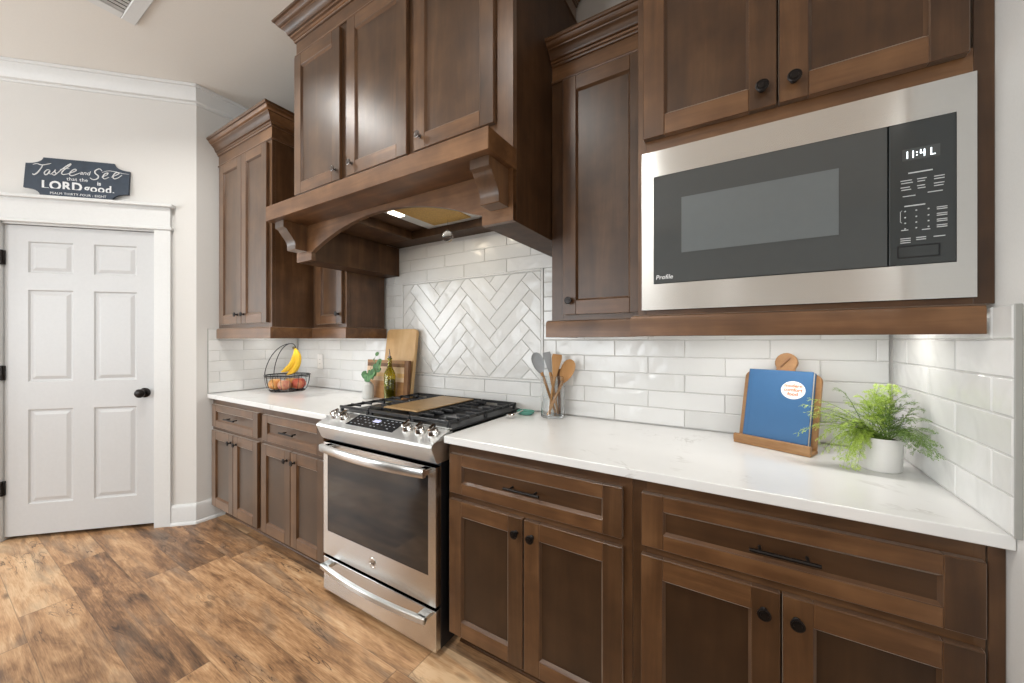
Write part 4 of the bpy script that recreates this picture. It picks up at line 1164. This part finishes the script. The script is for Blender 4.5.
def frond(tip, mbk, bl0=1.15):
    b0 = pc+R2*rnd.uniform(-.8, .8)-Fv*rnd.uniform(-.8, .8)+Vector((0, 0, 3.5))
    mid = b0.lerp(tip, .5); mid.z = max(b0.z+2.6, tip.z+.3+.25*max(0, b0.z+3-tip.z)); mid.x = b0.x+(tip.x-b0.x)*.62; mid.y = b0.y+(tip.y-b0.y)*.55
    n = 18; pts = []
    for i in range(n+1):
        t = i/n; p = b0*(1-t)**2+mid*2*t*(1-t)+tip*t*t; pts.append(wall_safe(p))
    stm.tube(pts, [.045*(1-.75*i/n) for i in range(n+1)], 4)
    mb = mbs[mbk]
    for i in range(4, n+1):
        d = (pts[i]-pts[i-1]).normalized(); sd = d.cross(Vector((0, 0, 1)))
        if sd.length < .2: sd = R2.copy()
        sd.normalize(); nn = sd.cross(d); t = i/n
        for sg in (-1, 1):
            p = pts[i-1].lerp(pts[i], rnd.random())
            bl = bl0*(.25+.75*math.sin(PI*min(1, t*.75+.2)))*rnd.uniform(.55, 1.15)
            bd = (sd*sg*rnd.uniform(.5, 1)+d*rnd.uniform(.6, 1.1)+nn*rnd.uniform(-.45, .45)).normalized()
            k = max(3, int(bl/.16))
            br = [wall_safe(p+bd*bl*j/k-Vector((0, 0, .22*bl*(j/k)**2))) for j in range(k+1)]
            for j in range(k):
                q = br[j+1]; dd = (br[j+1]-br[j])
                if dd.length < 1e-4: continue
                dd.normalize(); c_ = dd.cross(nn)
                if c_.length < .1: c_ = sd.copy()
                c_.normalize()
                needle(mb, br[j], dd, nn, (br[j+1]-br[j]).length*1.25, .022)
                for s2 in (-1, 1):
                    nd = (dd*.8+c_*s2*.7+nn*rnd.uniform(-.35, .35)).normalized()
                    needle(mb, q, nd, nn+c_*rnd.uniform(-.5, .5), rnd.uniform(.20, .36)*(1.1-.5*j/k), .036)
# frond tips: material, x, y, height above the counter
FR = [('b', -7.0, -13.3, .3), ('b', -7.5, -12.8, .35), ('b', -8.1, -12.6, 1.2), ('b', -8.6, -12.0, 2.1), ('b', -7.3, -13.3, 1.0), ('b', -6.4, -13.4, .3), ('b', -6.8, -13.2, 1.9), ('b', -11.7, -12.0, 3.5), ('b', -11.2, -11.5, 7.0), ('b', -10.8, -12.0, 6.2),
      ('b', -10.4, -11.0, 7.7), ('b', -10.0, -12.0, 4.8), ('b', -9.7, -12.4, 3.0), ('b', -9.2, -12.0, 1.5), ('b', -10.2, -11.5, 5.7), ('b', -9.3, -11.0, 6.7), ('b', -9.0, -12.5, 4.3), ('b', -8.1, -11.0, 6.1), ('b', -8.0, -12.8, 3.8), ('d', -7.6, -9.5, 9.0),
      ('b', -6.45, -9.5, 7.5), ('b', -5.6, -9.5, 8.3), ('b', -4.5, -9.0, 8.9), ('b', -3.6, -9.5, 9.6), ('b', -2.7, -10.0, 9.7), ('b', -2.2, -10.5, 9.2), ('d', -1.65, -11.0, 8.8), ('d', -1.2, -11.5, 8.1), ('d', -1.0, -12.4, 7.5), ('d', -.95, -14.0, 6.7),
      ('d', -.95, -15.3, 5.8), ('d', -.95, -16.4, 4.6), ('d', -1.0, -16.9, 3.4), ('d', -1.0, -15.0, 4.0), ('d', -1.1, -14.0, 5.0), ('d', -1.4, -13.6, 4.0), ('d', -1.8, -13.2, 3.2), ('d', -2.1, -12.0, 4.9), ('d', -1.75, -12.2, 6.3), ('d', -1.2, -15.0, 3.2),
      ('b', -5.6, -11.5, 6.9), ('b', -4.55, -11.5, 7.7), ('b', -3.55, -11.5, 8.2), ('d', -2.8, -12.0, 7.5), ('b', -5.2, -12.5, 6.2), ('d', -4.0, -12.5, 6.5), ('b', -6.4, -12.5, 5.8), ('b', -7.3, -12.5, 5.1),
      ('b', -8.7, -11.6, 5.4), ('b', -7.0, -10.8, 6.6), ('b', -5.0, -10.4, 7.6), ('b', -3.9, -10.8, 8.4), ('b', -9.6, -11.8, 6.2), ('b', -7.6, -12.3, 2.8), ('b', -7.0, -12.9, 2.6)]
for mk, ex, ey, ez in FR: frond(Vector((ex, ey, H+ez)), mk)
stm.build('stems', FERND, T)
o = mbs['b'].build('fronds', FERN, T); o['label'] = 'bright yellow-green fronds'
o = mbs['d'].build('fronds', FERND, T); o['label'] = 'deeper green fronds'

# ------------------------------------------------------------------ sign above the door
T = thing('wall_sign', 'dark slate plaque with white lettering standing on the door header', 'sign', (WO[0], WO[1], 0), rz=WR, local=True)
sx0, sx1, sz0, sz1 = -36.5, -14.9, 86.95, 96.9
q = 3.4; cr = 1.8
def notch(cx_, cz_, a0, a1): return [(cx_+q*math.cos(a0+(a1-a0)*i/8), cz_+cr*math.sin(a0+(a1-a0)*i/8)) for i in range(9)]
pl = notch(sx0, sz0, PI/2, 0)+notch(sx1, sz0, PI, PI/2)+notch(sx1, sz1, -PI/2, -PI)+notch(sx0, sz1, 0, -PI/2)
m = MB(); tl = .10
pv = [(x, -1.15+(z-sz0)*.09, z) for x, z in pl]; n = len(pl)
vs = pv+[(x, y+.5, z) for x, y, z in pv]
# concave outline: fan from the centre
ctr = [((sx0+sx1)/2, -1.15+(sz1-sz0)/2*.09, (sz0+sz1)/2)]; ctr.append((ctr[0][0], ctr[0][1]+.5, ctr[0][2]))
fs = [(i, (i+1) % n, n+(i+1) % n, n+i) for i in range(n)]+[(i, (i+1) % n, 2*n) for i in range(n)]+[(n+(i+1) % n, n+i, 2*n+1) for i in range(n)]
qv, f2 = m._new(vs+ctr, fs); bmesh.ops.recalc_face_normals(m.bm, faces=f2)
pq = m.build('plaque', SLATE, T)
m = MB()
def sy(z): return -1.19+(z-sz0)*.09
def stroke(pts, r=.10):
    P = [Vector((p[0], 0, p[1])) for p in pts]; out = []
    for i in range(len(P)-1):
        a, b, c, d = P[max(i-1, 0)], P[i], P[i+1], P[min(i+2, len(P)-1)]
        for k in range(6):
            t = k/6; out.append(.5*((2*b)+(c-a)*t+(2*a-5*b+4*c-d)*t*t+(3*b-a-3*c+d)*t**3))
    out.append(P[-1]); n = len(out)
    for p in out: p.y = sy(p.z)+.02
    m.tube(out, [r*(.55+.45*math.sin(PI*i/(n-1))) for i in range(n)], 5)
for st_, r_ in (([(-35.0, 94.8), (-34.2, 95.1), (-33.25, 94.85), (-32.2, 95.15), (-31.4, 95.5)], .11), ([(-33.0, 94.9), (-33.4, 93.75), (-34.0, 92.65), (-34.6, 92.15), (-34.9, 92.4)], .17),
    ([(-31.43, 93.62), (-32.04, 93.7), (-32.55, 92.95), (-32.4, 92.4), (-31.95, 92.55), (-31.5, 93.45), (-31.6, 92.8), (-31.2, 92.65)], .13),
    ([(-31.2, 92.65), (-30.65, 93.4), (-30.4, 93.85), (-30.5, 93.4), (-30.2, 92.85), (-30.55, 92.45), (-30.95, 92.6)], .13),
    ([(-30.2, 92.7), (-29.4, 93.8), (-28.25, 95.1), (-27.4, 95.8), (-27.7, 95.15), (-28.75, 93.95), (-29.1, 93.1), (-28.7, 92.8), (-28.1, 93.0)], .14), ([(-29.5, 94.07), (-28.55, 94.4), (-27.6, 94.5)], .09),
    ([(-28.1, 92.97), (-27.25, 93.4), (-26.2, 94.13), (-26.45, 94.5), (-27.15, 93.9), (-27.5, 93.05), (-26.9, 92.7), (-25.4, 93.6)], .13),
    ([(-20.8, 94.6), (-21.4, 95.15), (-22.2, 94.55), (-22.2, 93.85), (-21.5, 93.2), (-21.65, 92.45), (-22.5, 92.1), (-23.2, 92.5)], .16),
    ([(-20.8, 92.95), (-19.8, 93.6), (-19.5, 94.2), (-20.1, 94.0), (-20.55, 93.1), (-20.15, 92.55), (-19.25, 93.1)], .13),
    ([(-18.75, 93.15), (-17.65, 93.9), (-17.1, 94.45), (-17.8, 94.5), (-18.4, 93.55), (-18.1, 92.8), (-17.25, 93.15), (-16.5, 94.0)], .13),
    ([(-20.8, 94.2), (-19.55, 94.8), (-18.05, 94.75), (-16.5, 94.45), (-14.95, 94.35)], .07)): stroke(st_, r_)
for tx, x, z, sz, kw in (('and', -24.35, 93.65, 1.5, dict(shear=.25)), ('that the', -25.8, 91.75, 1.25, dict(spacing=1.1)), ('LORD', -28.8, 89.65, 3.0, dict(bold=.09, spacing=1.08)), ('is', -21.2, 91.1, 1.4, dict(bold=.03)),
                         ('good.', -21.0, 89.6, 2.75, dict(bold=.05, spacing=1.05)), ('PSALM THIRTY-FOUR : EIGHT', -25.3, 87.72, .80, dict(spacing=1.12))):
    text_front(m, tx, x, sy(z), z, sz, .02, **kw)
m.build('lettering', CHALK, pq)

# ceiling vent
T = thing('ceiling_vent', 'white ceiling air vent near the top edge above the pantry corner', 'vent', (-124.5, -49, CZ))
m = MB(); vx0, vx1, vy0, vy1 = -131.2, -115.2, -57.0, -43.3; fw = 2.3
for a in ((vx0, vx1, vy1-fw, vy1), (vx0, vx1, vy0, vy0+fw), (vx0, vx0+fw, vy0+fw, vy1-fw), (vx1-fw, vx1, vy0+fw, vy1-fw)): m.box(a[0], a[1], a[2], a[3], CZ-.5, CZ-.02, .12)
m.build('frame', WHITE, T)
m = MB(); m.box(vx0+fw, vx1-fw, vy0+fw, vy1-fw, CZ-.06, CZ-.02, 0); m.build('duct', VENTD, T)
m = MB()
for i in range(9):
    x = vx0+fw+.35+i*1.22; m.prism([(x, CZ-.42), (x+.12, CZ-.45), (x+.42, CZ-.12), (x+.32, CZ-.10)], 'y', vy0+fw+.05, vy1-fw-.05)
m.build('louvers', WHITE, T)
